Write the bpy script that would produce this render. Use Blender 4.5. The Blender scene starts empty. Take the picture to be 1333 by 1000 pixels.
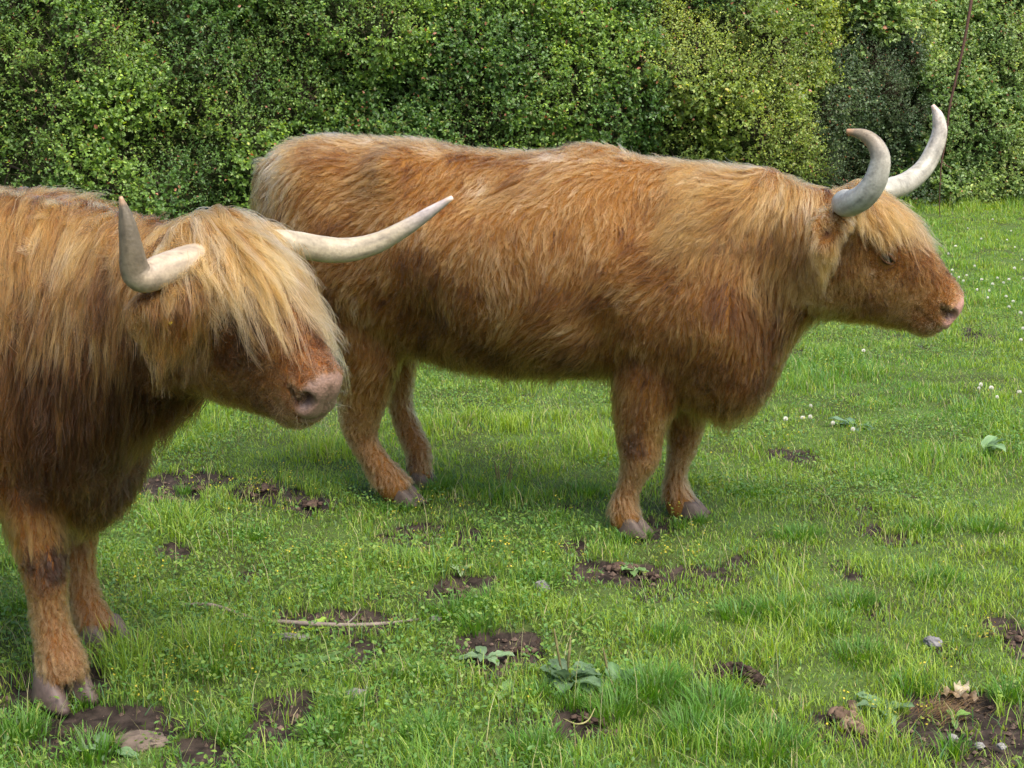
import bpy, math, random
import numpy as np
from mathutils import Vector, Matrix
from mathutils.bvhtree import BVHTree
from mathutils.kdtree import KDTree

R = math.radians
rs = np.random.RandomState(7)
C = bpy.context.scene.collection
sc = bpy.context.scene

# ------------------------------------------------------------------ camera, light, exposure
CAM_H, F_PX, PITCH = 1.5, 1900.0, math.atan(420 / 1900)
cam = bpy.data.objects.new('camera', bpy.data.cameras.new('camera'))
C.objects.link(cam)
cam.location = (0, 0, CAM_H)
cam.rotation_euler = (R(90) - PITCH, 0, 0)
cam.data.sensor_width = 36
cam.data.lens = F_PX / 1333 * 36
cam.data.clip_start = 0.1
cam.data.clip_end = 1000
sc.camera = cam

SUN_EL, SUN_AZ = R(61), R(140)        # azimuth clockwise from +Y (away from the camera)
w = bpy.data.worlds.new('World'); sc.world = w; w.use_nodes = True
nt = w.node_tree
sky = nt.nodes.new('ShaderNodeTexSky'); sky.sky_type = 'NISHITA'; sky.sun_disc = False
sky.sun_elevation = SUN_EL; sky.sun_rotation = SUN_AZ
sky.air_density = 1.0; sky.dust_density = 4.0; sky.ozone_density = 0.6
nt.links.new(sky.outputs[0], nt.nodes['Background'].inputs[0])
nt.nodes['Background'].inputs[1].default_value = 0.15
sd = bpy.data.lights.new('sun', 'SUN'); sd.energy = 2.1; sd.angle = R(40); sd.color = (1.0, 0.95, 0.87)
so = bpy.data.objects.new('sun', sd); C.objects.link(so)
dv = Vector((math.sin(SUN_AZ) * math.cos(SUN_EL), math.cos(SUN_AZ) * math.cos(SUN_EL), math.sin(SUN_EL)))
so.rotation_euler = dv.to_track_quat('Z', 'Y').to_euler()
so.location = (0, 0, 20)
sc.view_settings.view_transform = 'Standard'
sc.view_settings.look = 'None'
sc.view_settings.exposure = 1.13
sc.view_settings.gamma = 1.0
sc.cycles.max_bounces = 8
sc.cycles.diffuse_bounces = 3
sc.cycles.glossy_bounces = 4
sc.cycles.transmission_bounces = 8
sc.cycles.transparent_max_bounces = 8
sc.cycles_curves.shape = 'RIBBONS'
sc.cycles_curves.subdivisions = 2

# ------------------------------------------------------------------ pixel rays of the photograph (for reading positions only)
def ray(px, py):
    x = (px - 666.5) / F_PX; y = -(py - 500) / F_PX
    return Vector((x, math.cos(PITCH) + y * math.sin(PITCH), -math.sin(PITCH) + y * math.cos(PITCH)))
def gpt(px, py, z=0.0):
    r = ray(px, py); k = (z - CAM_H) / r.z
    return Vector((r.x * k, r.y * k, z))
def dpt(px, py, Y):
    r = ray(px, py); k = Y / r.y
    return Vector((r.x * k, Y, CAM_H + r.z * k))

# ------------------------------------------------------------------ noise
def _hash(ix, iy, iz, seed):
    h = (ix.astype(np.int64) * 374761393 + iy.astype(np.int64) * 668265263 + iz.astype(np.int64) * 2147483647 + seed * 974711)
    h = (h ^ (h >> 13)) * 1274126177
    h = h & 0xffffffff
    h = (h ^ (h >> 16)) * 2246822519 & 0xffffffff
    return ((h ^ (h >> 15)) & 0xffffff) / float(0xffffff)
def vn(p, scale, seed=0):
    """smooth value noise in 0..1; p (n,2) or (n,3)"""
    p = np.asarray(p, float) / scale
    if p.shape[1] == 2: p = np.column_stack([p, np.zeros(len(p))])
    i = np.floor(p).astype(np.int64); f = p - i; f = f * f * (3 - 2 * f)
    out = 0
    for dx in (0, 1):
        for dy in (0, 1):
            for dz in (0, 1):
                wgt = (f[:, 0] if dx else 1 - f[:, 0]) * (f[:, 1] if dy else 1 - f[:, 1]) * (f[:, 2] if dz else 1 - f[:, 2])
                out = out + wgt * _hash(i[:, 0] + dx, i[:, 1] + dy, i[:, 2] + dz, seed)
    return out
def fbm(p, scale, seed=0, oct=3):
    s = 0; a = 1; t = 0
    for k in range(oct):
        s = s + a * vn(p, scale / 2 ** k, seed + 17 * k); t += a; a *= .5
    return s / t
def sstep(a, b, x): 
    t = np.clip((x - a) / (b - a), 0, 1); return t * t * (3 - 2 * t)
def nrm(v): return v / np.maximum(np.linalg.norm(v, axis=-1, keepdims=True), 1e-9)

# ------------------------------------------------------------------ mesh helpers
def mesh_arrays(name, verts, faces_list, mat=None, cols=None, smooth=True):
    """faces_list: list of int arrays (m,k) with constant k each"""
    me = bpy.data.meshes.new(name)
    verts = np.asarray(verts, np.float32)
    loops = np.concatenate([f.ravel() for f in faces_list]).astype(np.int32)
    tot = np.concatenate([np.full(len(f), f.shape[1], np.int32) for f in faces_list])
    st = np.concatenate([[0], np.cumsum(tot)[:-1]]).astype(np.int32)
    me.vertices.add(len(verts)); me.vertices.foreach_set('co', verts.ravel())
    me.loops.add(len(loops)); me.loops.foreach_set('vertex_index', loops)
    me.polygons.add(len(tot)); me.polygons.foreach_set('loop_start', st); me.polygons.foreach_set('loop_total', tot)
    me.update(calc_edges=True); 
    me.polygons.foreach_set('use_smooth', np.full(len(tot), smooth))
    if cols is not None:
        a = me.attributes.new('Col', 'FLOAT_COLOR', 'POINT')
        cc = np.ones((len(verts), 4), np.float32); cc[:, :3] = cols
        a.data.foreach_set('color', cc.ravel())
    if mat: me.materials.append(mat)
    return me
def link(name, data, parent=None, label=None, cat=None, group=None, kind=None, loc=None):
    o = bpy.data.objects.new(name, data); C.objects.link(o)
    if parent: o.parent = parent
    if label: o['label'] = label
    if cat: o['category'] = cat
    if group: o['group'] = group
    if kind: o['kind'] = kind
    if loc is not None: o.location = loc
    return o

class Geo:
    def __init__(s): s.v = []; s.q = []; s.t = []; s.n = 0; s.c = []
    def add(s, v, q=None, t=None, c=None):
        v = np.asarray(v, float); s.v.append(v)
        if q is not None and len(q): s.q.append(np.asarray(q) + s.n)
        if t is not None and len(t): s.t.append(np.asarray(t) + s.n)
        if c is not None: s.c.append(np.broadcast_to(np.asarray(c, float), (len(v), 3)))
        s.n += len(v)
    def mesh(s, name, mat, smooth=True):
        fl = []
        if s.q: fl.append(np.concatenate(s.q))
        if s.t: fl.append(np.concatenate(s.t))
        return mesh_arrays(name, np.concatenate(s.v), fl, mat, np.concatenate(s.c) if s.c else None, smooth)

def loft(g, rings, c=None):
    """rings (m,n,3) closed tube with caps"""
    rings = np.asarray(rings, float); m, n, _ = rings.shape
    i = np.arange(m - 1)[:, None]; j = np.arange(n)[None, :]; jn = (j + 1) % n
    q = np.stack([i * n + j, i * n + jn, (i + 1) * n + jn, (i + 1) * n + j], -1).reshape(-1, 4)
    v = np.concatenate([rings.reshape(-1, 3), rings[0].mean(0)[None], rings[-1].mean(0)[None]])
    a, b = m * n, m * n + 1
    jj = np.arange(n); jn = (jj + 1) % n
    t = np.concatenate([np.stack([np.full(n, a), jn, jj], -1), np.stack([np.full(n, b), (m - 1) * n + jj, (m - 1) * n + jn], -1)])
    g.add(v, q, t, c)

def catmull(pts, k=6):
    pts = np.asarray(pts, float); P = np.vstack([2 * pts[0] - pts[1], pts, 2 * pts[-1] - pts[-2]])
    out = []
    for i in range(1, len(P) - 2):
        for j in range(k):
            t = j / k; a, b, c_, d = P[i - 1], P[i], P[i + 1], P[i + 2]
            out.append(.5 * ((2 * b) + (-a + c_) * t + (2 * a - 5 * b + 4 * c_ - d) * t * t + (-a + 3 * b - 3 * c_ + d) * t ** 3))
    out.append(pts[-1]); return np.array(out)

def tube_rings(path, rad, n=14, k=6, up=(0, 0, 1)):
    """path (m,3), rad (m,) or (m,2): round tube with parallel frame"""
    rad = np.asarray(rad, float); 
    if rad.ndim == 1: rad = np.column_stack([rad, rad])
    d = catmull(np.column_stack([path, rad]), k); p = d[:, :3]; r = np.maximum(d[:, 3:5], 1e-4)
    T = nrm(np.gradient(p, axis=0)); N = np.cross(T[0], up)
    if np.linalg.norm(N) < 1e-3: N = np.cross(T[0], (0, 1, 0))
    N = N / np.linalg.norm(N); rings = []; a = np.arange(n) * 2 * math.pi / n
    for i in range(len(p)):
        N = N - T[i] * N.dot(T[i]); N /= np.linalg.norm(N); B = np.cross(T[i], N)
        rings.append(p[i] + np.outer(np.cos(a) * r[i, 0], N) + np.outer(np.sin(a) * r[i, 1], B))
    return np.array(rings)
def tube(g, path, rad, n=10, k=5, c=None, up=(0, 0, 1)): loft(g, tube_rings(path, rad, n, k, up), c)
def ellipsoid(g, cen, axes, n=20, m=14, c=None):
    """axes 3x3 rows are the semi-axis vectors"""
    axes = np.asarray(axes, float); rings = []
    for i in range(1, m):
        th = math.pi * i / m
        a = np.arange(n) * 2 * math.pi / n
        rings.append(np.asarray(cen) + np.outer(np.sin(th) * np.cos(a), axes[0]) + np.outer(np.sin(th) * np.sin(a), axes[1]) + math.cos(th) * axes[2])
    loft(g, rings, c)

# ------------------------------------------------------------------ materials
def mat_new(name):
    m = bpy.data.materials.new(name); m.use_nodes = True
    return m, m.node_tree, m.node_tree.nodes['Principled BSDF']
def leafy(name, trans=.35, rough=.5, spec=.35, tint=1.0):
    m, nt, b = mat_new(name); N = nt.nodes; L = nt.links
    at = N.new('ShaderNodeAttribute'); at.attribute_name = 'Col'
    b.inputs['Roughness'].default_value = rough; b.inputs['Specular IOR Level'].default_value = spec
    L.new(at.outputs['Color'], b.inputs['Base Color'])
    tr = N.new('ShaderNodeBsdfTranslucent')
    hs = N.new('ShaderNodeHueSaturation'); hs.inputs['Hue'].default_value = .485; hs.inputs['Saturation'].default_value = 1.15; hs.inputs['Value'].default_value = 1.7
    L.new(at.outputs['Color'], hs.inputs['Color']); L.new(hs.outputs[0], tr.inputs[0])
    mx = N.new('ShaderNodeMixShader'); mx.inputs[0].default_value = trans
    L.new(b.outputs[0], mx.inputs[1]); L.new(tr.outputs[0], mx.inputs[2])
    L.new(mx.outputs[0], N['Material Output'].inputs['Surface'])
    return m
def colmat(name, rough=.6, spec=.3, bump=0, bscale=80, var=.25):
    """vertex colour times procedural noise, with bump"""
    m, nt, b = mat_new(name); N = nt.nodes; L = nt.links
    at = N.new('ShaderNodeAttribute'); at.attribute_name = 'Col'
    tc = N.new('ShaderNodeTexCoord'); no = N.new('ShaderNodeTexNoise'); no.inputs['Scale'].default_value = bscale; no.inputs['Detail'].default_value = 5
    L.new(tc.outputs['Object'], no.inputs['Vector'])
    mr = N.new('ShaderNodeMapRange'); mr.inputs[1].default_value = .3; mr.inputs[2].default_value = .7; mr.inputs[3].default_value = 1 - var; mr.inputs[4].default_value = 1 + var
    L.new(no.outputs[0], mr.inputs[0])
    mx = N.new('ShaderNodeMix'); mx.data_type = 'RGBA'; mx.blend_type = 'MULTIPLY'; mx.inputs[0].default_value = 1
    L.new(at.outputs['Color'], mx.inputs[6]); L.new(mr.outputs[0], mx.inputs[7]); L.new(mx.outputs[2], b.inputs['Base Color'])
    b.inputs['Roughness'].default_value = rough; b.inputs['Specular IOR Level'].default_value = spec
    if bump:
        bp = N.new('ShaderNodeBump'); bp.inputs['Strength'].default_value = bump; bp.inputs['Distance'].default_value = .004
        L.new(no.outputs[0], bp.inputs['Height']); L.new(bp.outputs[0], b.inputs['Normal'])
    return m
def hairmat(name, rough=.38, radial=.45):
    m = bpy.data.materials.new(name); m.use_nodes = True; nt = m.node_tree; N = nt.nodes; L = nt.links
    N.remove(N['Principled BSDF'])
    h = N.new('ShaderNodeBsdfHairPrincipled'); h.model = 'CHIANG'; h.parametrization = 'COLOR'
    at = N.new('ShaderNodeAttribute'); at.attribute_name = 'Col'
    hi = N.new('ShaderNodeHairInfo')
    mr = N.new('ShaderNodeMapRange'); mr.inputs[3].default_value = .62; mr.inputs[4].default_value = 1.22   # sun-bleached tips
    L.new(hi.outputs['Intercept'], mr.inputs[0])
    mx = N.new('ShaderNodeMix'); mx.data_type = 'RGBA'; mx.blend_type = 'MULTIPLY'; mx.inputs[0].default_value = 1
    L.new(at.outputs['Color'], mx.inputs[6]); L.new(mr.outputs[0], mx.inputs[7]); L.new(mx.outputs[2], h.inputs['Color'])
    h.inputs['Roughness'].default_value = rough; h.inputs['Radial Roughness'].default_value = radial
    h.inputs['Coat'].default_value = 0.0; h.inputs['IOR'].default_value = 1.33
    L.new(h.outputs[0], N['Material Output'].inputs['Surface'])
    return m
M_GRASS = leafy('grass_blade', .4, .45, .4)
M_LEAF = leafy('hedge_leaf', .38, .42, .5)
M_WEED = leafy('weed_leaf', .3, .5, .4)
M_FLOWER = leafy('petal', .3, .6, .2)
M_HAIR = hairmat('cow_hair')
M_BARK = colmat('bark', .8, .2, .6, 60)
M_SKIN = colmat('cow_hide', .8, .05, .3, 160, .25)
M_NOSE = colmat('nose_skin', .42, .4, .6, 170, .2)
M_HOOF = colmat('hoof_horn', .55, .35, .4, 60, .25)
M_STONE = colmat('stone', .85, .2, .9, 40, .3)
M_SOIL = colmat('clod', .95, .1, 1.0, 60, .4)

# horn: pale with growth grain and darker flecks
def hornmat():
    m, nt, b = mat_new('horn'); N = nt.nodes; L = nt.links
    at = N.new('ShaderNodeAttribute'); at.attribute_name = 'Col'
    tc = N.new('ShaderNodeTexCoord'); no = N.new('ShaderNodeTexNoise'); no.inputs['Scale'].default_value = 22; no.inputs['Detail'].default_value = 8; no.inputs['Roughness'].default_value = .65
    L.new(tc.outputs['Object'], no.inputs['Vector'])
    n2 = N.new('ShaderNodeTexNoise'); n2.inputs['Scale'].default_value = 140; n2.inputs['Detail'].default_value = 4
    L.new(tc.outputs['Object'], n2.inputs['Vector'])
    cr = N.new('ShaderNodeMapRange'); cr.inputs[1].default_value = .3; cr.inputs[2].default_value = .7; cr.inputs[3].default_value = .7; cr.inputs[4].default_value = 1.12
    L.new(no.outputs[0], cr.inputs[0])
    c2 = N.new('ShaderNodeMapRange'); c2.inputs[1].default_value = .3; c2.inputs[2].default_value = .7; c2.inputs[3].default_value = .85; c2.inputs[4].default_value = 1.1
    L.new(n2.outputs[0], c2.inputs[0])
    mu = N.new('ShaderNodeMath'); mu.operation = 'MULTIPLY'; L.new(cr.outputs[0], mu.inputs[0]); L.new(c2.outputs[0], mu.inputs[1])
    mx = N.new('ShaderNodeMix'); mx.data_type = 'RGBA'; mx.blend_type = 'MULTIPLY'; mx.inputs[0].default_value = 1
    L.new(at.outputs['Color'], mx.inputs[6]); L.new(mu.outputs[0], mx.inputs[7]); L.new(mx.outputs[2], b.inputs['Base Color'])
    b.inputs['Roughness'].default_value = .42; b.inputs['Specular IOR Level'].default_value = .4
    bp = N.new('ShaderNodeBump'); bp.inputs['Strength'].default_value = .35; bp.inputs['Distance'].default_value = .003
    L.new(n2.outputs[0], bp.inputs['Height']); L.new(bp.outputs[0], b.inputs['Normal'])
    return m
M_HORN = hornmat()

# ------------------------------------------------------------------ ground
MUD = []   # world ellipses from places in the photograph: px, py, half-width px, half-height px, strength
for (px, py, a, b_, s) in [(228,633,46,20,1),(340,640,44,14,.9),(408,656,30,11,.8),(440,812,95,15,1),(648,852,48,26,1.1),(608,768,44,18,.9),
        (812,745,62,17,.8),(900,742,50,14,.6),(222,718,22,9,.8),(325,752,18,8,.8),(368,932,34,30,.9),(130,945,80,26,.8),(1262,962,88,44,1.3),
        (1322,828,34,18,1),(1172,700,26,8,.7),(556,694,58,13,.6),(1030,590,32,8,.7),(1140,690,20,6,.5),(465,905,30,14,.7),(614,712,24,8,.7),
        (50,895,70,26,.8),(1000,724,36,9,.5),(760,940,40,18,.8),(700,930,50,20,.5),(1210,920,50,20,.8),(1270,440,26,6,.8),(545,652,30,12,.7),
        (840,690,34,14,.6),(880,760,60,18,.4),(950,880,40,14,.9),(1150,800,24,9,.5),(1100,740,28,8,.4),(1235,850,30,12,.5),(290,690,26,8,.5),(500,735,26,8,.4),
        (50,965,50,22,.6),(250,980,40,20,.6),(1100,945,40,22,.7)]:
    c0 = gpt(px, py); xr = (gpt(px + a, py) - c0).x; yr = (gpt(px, py - b_) - gpt(px, py + b_)).y / 2
    MUD.append((c0.x, c0.y, xr, yr, s))
def ground_h(p):
    z = .035 * (fbm(p, 1.3, 3, 3) - .5) + .02 * (fbm(p, .22, 5, 2) - .5)
    return z * np.clip(1 - (np.hypot(p[:, 0], p[:, 1]) - 20) / 60, .1, 1)
def mud_mask(p):
    nz = (fbm(p, .13, 11, 3) - .5) * .7 + (fbm(p, .05, 13, 2) - .5) * .5
    m = np.zeros(len(p))
    for (x, y, a, b_, s) in MUD:
        d = np.hypot((p[:, 0] - x) / a, (p[:, 1] - y) / b_) * .80 + nz * 1.7
        m = np.maximum(m, s * (1 - sstep(.65, 1.1, d)))
    spots = sstep(.74, .82, fbm(p, .20, 23, 3)) * .8
    return np.clip(np.maximum(m, spots), 0, 1)
gx = np.concatenate([-np.geomspace(150, 3.6, 40), np.arange(-3.5, 3.5, .03), np.geomspace(3.6, 150, 40)])
gy = np.concatenate([-np.geomspace(60, 1, 14), np.arange(0, 2.5, .25), np.arange(2.5, 7.5, .03), np.arange(7.5, 20, .12), np.geomspace(21, 250, 30)])
GX, GY = np.meshgrid(gx, gy); P2 = np.column_stack([GX.ravel(), GY.ravel()])
mm = mud_mask(P2)
Z = ground_h(P2) - .02 * mm + mm * .022 * (fbm(P2, .07, 31, 2) - .4)
nx_, ny_ = len(gx), len(gy)
i, j = np.meshgrid(np.arange(ny_ - 1), np.arange(nx_ - 1), indexing='ij')
q = np.stack([i * nx_ + j, i * nx_ + j + 1, (i + 1) * nx_ + j + 1, (i + 1) * nx_ + j], -1).reshape(-1, 4)
gcol = np.zeros((len(P2), 3)); gcol[:, 0] = mm
m, nt, b = mat_new('pasture_soil'); N = nt.nodes; L = nt.links
at = N.new('ShaderNodeAttribute'); at.attribute_name = 'Col'; sp = N.new('ShaderNodeSeparateColor'); L.new(at.outputs['Color'], sp.inputs[0])
tc = N.new('ShaderNodeTexCoord')
n1 = N.new('ShaderNodeTexNoise'); n1.inputs['Scale'].default_value = 26; n1.inputs['Detail'].default_value = 8; L.new(tc.outputs['Object'], n1.inputs['Vector'])
n2 = N.new('ShaderNodeTexNoise'); n2.inputs['Scale'].default_value = 3; n2.inputs['Detail'].default_value = 6; L.new(tc.outputs['Object'], n2.inputs['Vector'])
r1 = N.new('ShaderNodeValToRGB'); r1.color_ramp.elements[0].position = .35; r1.color_ramp.elements[0].color = (.013, .0095, .0075, 1); r1.color_ramp.elements[1].position = .7; r1.color_ramp.elements[1].color = (.058, .043, .034, 1)
L.new(n1.outputs[0], r1.inputs[0])
r2 = N.new('ShaderNodeValToRGB'); r2.color_ramp.elements[0].position = .35; r2.color_ramp.elements[0].color = (.040, .050, .014, 1); r2.color_ramp.elements[1].position = .7; r2.color_ramp.elements[1].color = (.070, .115, .026, 1)
L.new(n2.outputs[0], r2.inputs[0])
n3 = N.new('ShaderNodeTexNoise'); n3.inputs['Scale'].default_value = 45; n3.inputs['Detail'].default_value = 4; L.new(tc.outputs['Object'], n3.inputs['Vector'])
ad = N.new('ShaderNodeMath'); ad.operation = 'ADD'; L.new(sp.outputs[0], ad.inputs[0]); L.new(n3.outputs[0], ad.inputs[1])
ms = N.new('ShaderNodeMapRange'); ms.inputs[1].default_value = .62; ms.inputs[2].default_value = .80; L.new(ad.outputs[0], ms.inputs[0])
mx = N.new('ShaderNodeMix'); mx.data_type = 'RGBA'; L.new(ms.outputs[0], mx.inputs[0]); L.new(r2.outputs[0], mx.inputs[6]); L.new(r1.outputs[0], mx.inputs[7]); L.new(mx.outputs[2], b.inputs['Base Color'])
b.inputs['Roughness'].default_value = .9; b.inputs['Specular IOR Level'].default_value = .15
bp = N.new('ShaderNodeBump'); bp.inputs['Strength'].default_value = .9; bp.inputs['Distance'].default_value = .015; L.new(n1.outputs[0], bp.inputs['Height']); L.new(bp.outputs[0], b.inputs['Normal'])
link('ground', mesh_arrays('ground', np.column_stack([P2, Z]), [q], m, gcol), kind='structure')

# ------------------------------------------------------------------ grass and low plants (uncountable)
def blades(n, p, h, wd, lean, col, az=None):
    """curved blades as 5-vertex strips"""
    az = rs.uniform(0, 2 * math.pi, n) if az is None else az
    z0 = ground_h(p) - .006
    b0 = np.column_stack([p, z0])
    d = np.column_stack([np.cos(az), np.sin(az), np.zeros(n)])
    fa = az + rs.uniform(.9, 2.2, n); s = np.column_stack([np.cos(fa), np.sin(fa), np.zeros(n)]) * (wd / 2)[:, None]
    ln = (h * lean)[:, None]; hh = h * np.sqrt(np.clip(1 - (lean * .8) ** 2, .15, 1))
    mid = b0 + d * ln * .32; mid[:, 2] += hh * .6
    tip = b0 + d * ln; tip[:, 2] += hh
    V = np.stack([b0 - s, b0 + s, mid + s * .85, mid - s * .85, tip], 1).reshape(-1, 3)
    k = np.arange(n)[:, None] * 5
    Q = k + np.array([[0, 1, 2, 3]]); T = k + np.array([[3, 2, 4]])
    cc = np.stack([col * .8, col * .8, col, col, col * 1.12], 1).reshape(-1, 3)
    return V, Q, T, cc
def scatter(n, y0, y1, pw, side=1.2):
    u = rs.uniform(0, 1, n); e = pw + 1
    y = (y0 ** e + u * (y1 ** e - y0 ** e)) ** (1 / e)
    x = rs.uniform(-1, 1, n) * (.40 * y + side)
    return np.column_stack([x, y])
def hedge_y(x): return 13.53 + .43 * x
G = Geo()
p = scatter(950000, 2.5, 19, -.25)
mk = mud_mask(p)
tuft = fbm(p, .16, 41, 2); patch = fbm(p, .9, 43, 3); big = fbm(p, .35, 47, 2)
keep = ((mk < .22 + .75 * fbm(p, .05, 991, 2)) | (rs.uniform(0, 1, len(p)) < .02 + .30 * (vn(p, .035, 993) > .66))) & (rs.uniform(0, 1, len(p)) < .72 + 1.0 * sstep(.3, .65, tuft)) & (p[:, 1] < hedge_y(p[:, 0]) + .4)
p = p[keep]; tuft = tuft[keep]; patch = patch[keep]; big = big[keep]; n = len(p)
near = 1 - sstep(3.5, 7, p[:, 1])
h = (.017 + .028 * rs.uniform(0, 1, n) ** 1.4) * (.75 + .9 * sstep(.35, .75, tuft)) * (.75 + .9 * sstep(.5, .75, big)) * (1 + .15 * near)
h = h * (1 + 1.4 * (1 - sstep(.0, .8, hedge_y(p[:, 0]) - p[:, 1])))      # longer at the foot of the hedge
wd = rs.uniform(.0016, .0034, n) * (1 + .10 * np.clip(p[:, 1] - 4, 0, 12))
g1 = np.array([.20, .295, .038]); g2 = np.array([.085, .20, .026]); g3 = np.array([.26, .33, .06]); g4 = np.array([.085, .18, .065])
t = np.clip(patch * 1.6 - .3 + rs.normal(0, .18, n), 0, 1)[:, None]
col = g2 * (1 - t) + g1 * t
t = (rs.uniform(0, 1, n) < .16)[:, None]; col = np.where(t, g3, col)
t = (rs.uniform(0, 1, n) < .14)[:, None]; col = np.where(t, g4, col)
t = (rs.uniform(0, 1, n) < .035)[:, None]; col = np.where(t, np.array([.34, .29, .14]), col)
col = col * rs.uniform(.85, 1.5, n)[:, None]
G.add(*blades(n, p, h, wd, rs.uniform(.2, .95, n), col))
# dense short undergrowth between the tufts
p = scatter(420000, 2.5, 17, -.3); p = p[(mud_mask(p) < .16 + .75 * fbm(p, .05, 991, 2)) & (p[:, 1] < hedge_y(p[:, 0]) + .2)]; n = len(p)
u_ = np.clip(fbm(p, .5, 45, 3) * 1.5 - .25 + rs.normal(0, .2, n), 0, 1)[:, None]
G.add(*blades(n, p, rs.uniform(.009, .020, n), rs.uniform(.0025, .0045, n) * (1 + .10 * np.clip(p[:, 1] - 4, 0, 12)), rs.uniform(.5, .98, n), (np.array([.075, .165, .024]) * (1 - u_) + np.array([.15, .25, .04]) * u_) * rs.uniform(.7, 1.4, n)[:, None]))
# tussocks of longer, denser grass
TUS = [(700,905,22,.9),(745,915,26,.9),(775,880,18,.9),(812,703,16,.85),(836,700,14,.8),(888,684,14,.8),(915,682,14,.8),(505,664,14,.8),(535,664,16,.85),(556,645,16,1.),(572,640,18,1.1),(66,916,20,.7),(112,914,20,.75),(120,850,16,.8),(152,848,18,.8),(850,905,55,1.5),(800,930,45,1.3),(930,930,60,1.3),(900,960,60,1.3),(640,790,40,1.1),(590,800,40,1.2),(620,820,30,1.),(450,930,40,1.1),(420,960,40,1.1),(560,965,50,1.2),
       (30,960,40,1.2),(120,985,40,1.2),(300,960,30,.9),(1120,860,45,1.1),(1080,820,40,1.),(1020,800,45,1.1),(960,800,45,1.),(1180,900,30,1.),(1310,915,24,1.1),(1240,985,20,1.),
       (570,635,30,1.1),(640,640,40,.9),(1200,690,40,.9),(1040,700,40,.9),(870,830,40,1.),(700,760,40,.9),(270,880,35,1.),(700,980,50,1.2),(1000,980,60,1.3),(540,885,40,1.1),
       (430,765,30,.8),(1280,690,40,.9),(980,640,40,.8),(330,700,30,.8),(760,640,40,.8),(1150,620,40,.7),(1110,790,40,1.),(240,640,10,.8),(1220,760,40,.9),(20,800,30,1.)]
for (px, py, rp, hs) in TUS:
    c0 = gpt(px, py); rad = rp / F_PX * c0.y * 1.1; n = int(9000 * (rad * .8) ** 2 * 3.14 * hs) + 60
    a = rs.uniform(0, 6.283, n); rr = rad * np.sqrt(rs.uniform(0, 1, n)) * rs.uniform(.5, 1.1, n)
    pp = np.column_stack([c0.x + rr * np.cos(a), c0.y + rr * np.sin(a)])
    hh = rs.uniform(.04, .080, n) * hs * (1 - .35 * rr / rad)
    cg = np.array([.070, .185, .026]) * rs.uniform(.7, 1.35, n)[:, None] + np.array([.03, .02, .0]) * rs.uniform(0, 1, n)[:, None]
    G.add(*blades(n, pp, hh, rs.uniform(.002, .0038, n), rs.uniform(.3, .95, n), cg, a + rs.normal(0, .7, n)))
link('grass', G.mesh('grass', M_GRASS), kind='stuff', label='short green pasture grass with longer tufts round the cattle', cat='grass')
# dry seed stalks and bents
G = Geo(); n = 2600; p = scatter(n, 2.6, 9, -.2); 
G.add(*blades(n, p, rs.uniform(.07, .17, n), rs.uniform(.0012, .0022, n), rs.uniform(.3, .98, n), np.array([.40, .38, .18]) * rs.uniform(.5, 1.1, n)[:, None]))
link('dry_grass_stalks', G.mesh('dry_grass_stalks', M_GRASS), kind='stuff', label='thin straw coloured grass stalks scattered through the turf', cat='grass')

def leaf_cards(cen, d, nn, ln, wd, col, fold=.25, curl=0.):
    """pointed folded leaves, 6 vertices each"""
    n = len(cen); d = nrm(d); s = nrm(np.cross(d, nn)); nn = nrm(np.cross(s, d))
    ln = ln[:, None]; wd = wd[:, None] / 2
    b = cen; t = cen + d * ln - nn * ln * curl
    m = cen + d * ln * .5
    l1 = cen + d * ln * .30 + s * wd + nn * wd * fold; r1 = cen + d * ln * .30 - s * wd + nn * wd * fold
    l2 = cen + d * ln * .68 + s * wd * .8 + nn * wd * (fold - curl); r2 = cen + d * ln * .68 - s * wd * .8 + nn * wd * (fold - curl)
    V = np.stack([b, l1, l2, t, r2, r1], 1).reshape(-1, 3); k = np.arange(n)[:, None] * 6
    Q = np.concatenate([k + np.array([[0, 1, 2, 3]]), k + np.array([[0, 3, 4, 5]])])
    return V, Q, None, np.repeat(col, 6, 0)
# creeping clover-like leaflets
G = Geo(); p = scatter(210000, 2.6, 10, -.3); fl = fbm(p, .45, 61, 3)
lf = sstep(.6, -1.4, p[:, 0] - 0) * .6
keep = (rs.uniform(0, 1, len(p)) < sstep(.42, .66, fl + lf * .35)) & (mud_mask(p) < .6); p = p[keep]; n = len(p)
z = ground_h(p) + rs.uniform(.005, .05, n)
a = rs.uniform(0, 6.283, n); el = rs.uniform(-.1, .7, n)
d = np.column_stack([np.cos(a) * np.cos(el), np.sin(a) * np.cos(el), np.sin(el)]); nn = np.column_stack([rs.normal(0, .35, n), rs.normal(0, .35, n), np.ones(n)])
cg = np.where((rs.uniform(0, 1, n) < .4)[:, None], np.array([.14, .22, .035]), np.array([.075, .165, .03])) * rs.uniform(.7, 1.35, n)[:, None]
G.add(*leaf_cards(np.column_stack([p, z]), d, nn, rs.uniform(.008, .018, n), rs.uniform(.005, .010, n), cg))
link('low_leafy_weeds', G.mesh('low_leafy_weeds', M_WEED), kind='stuff', label='tiny creeping green leaves mixed through the short turf', cat='weeds')
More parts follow.
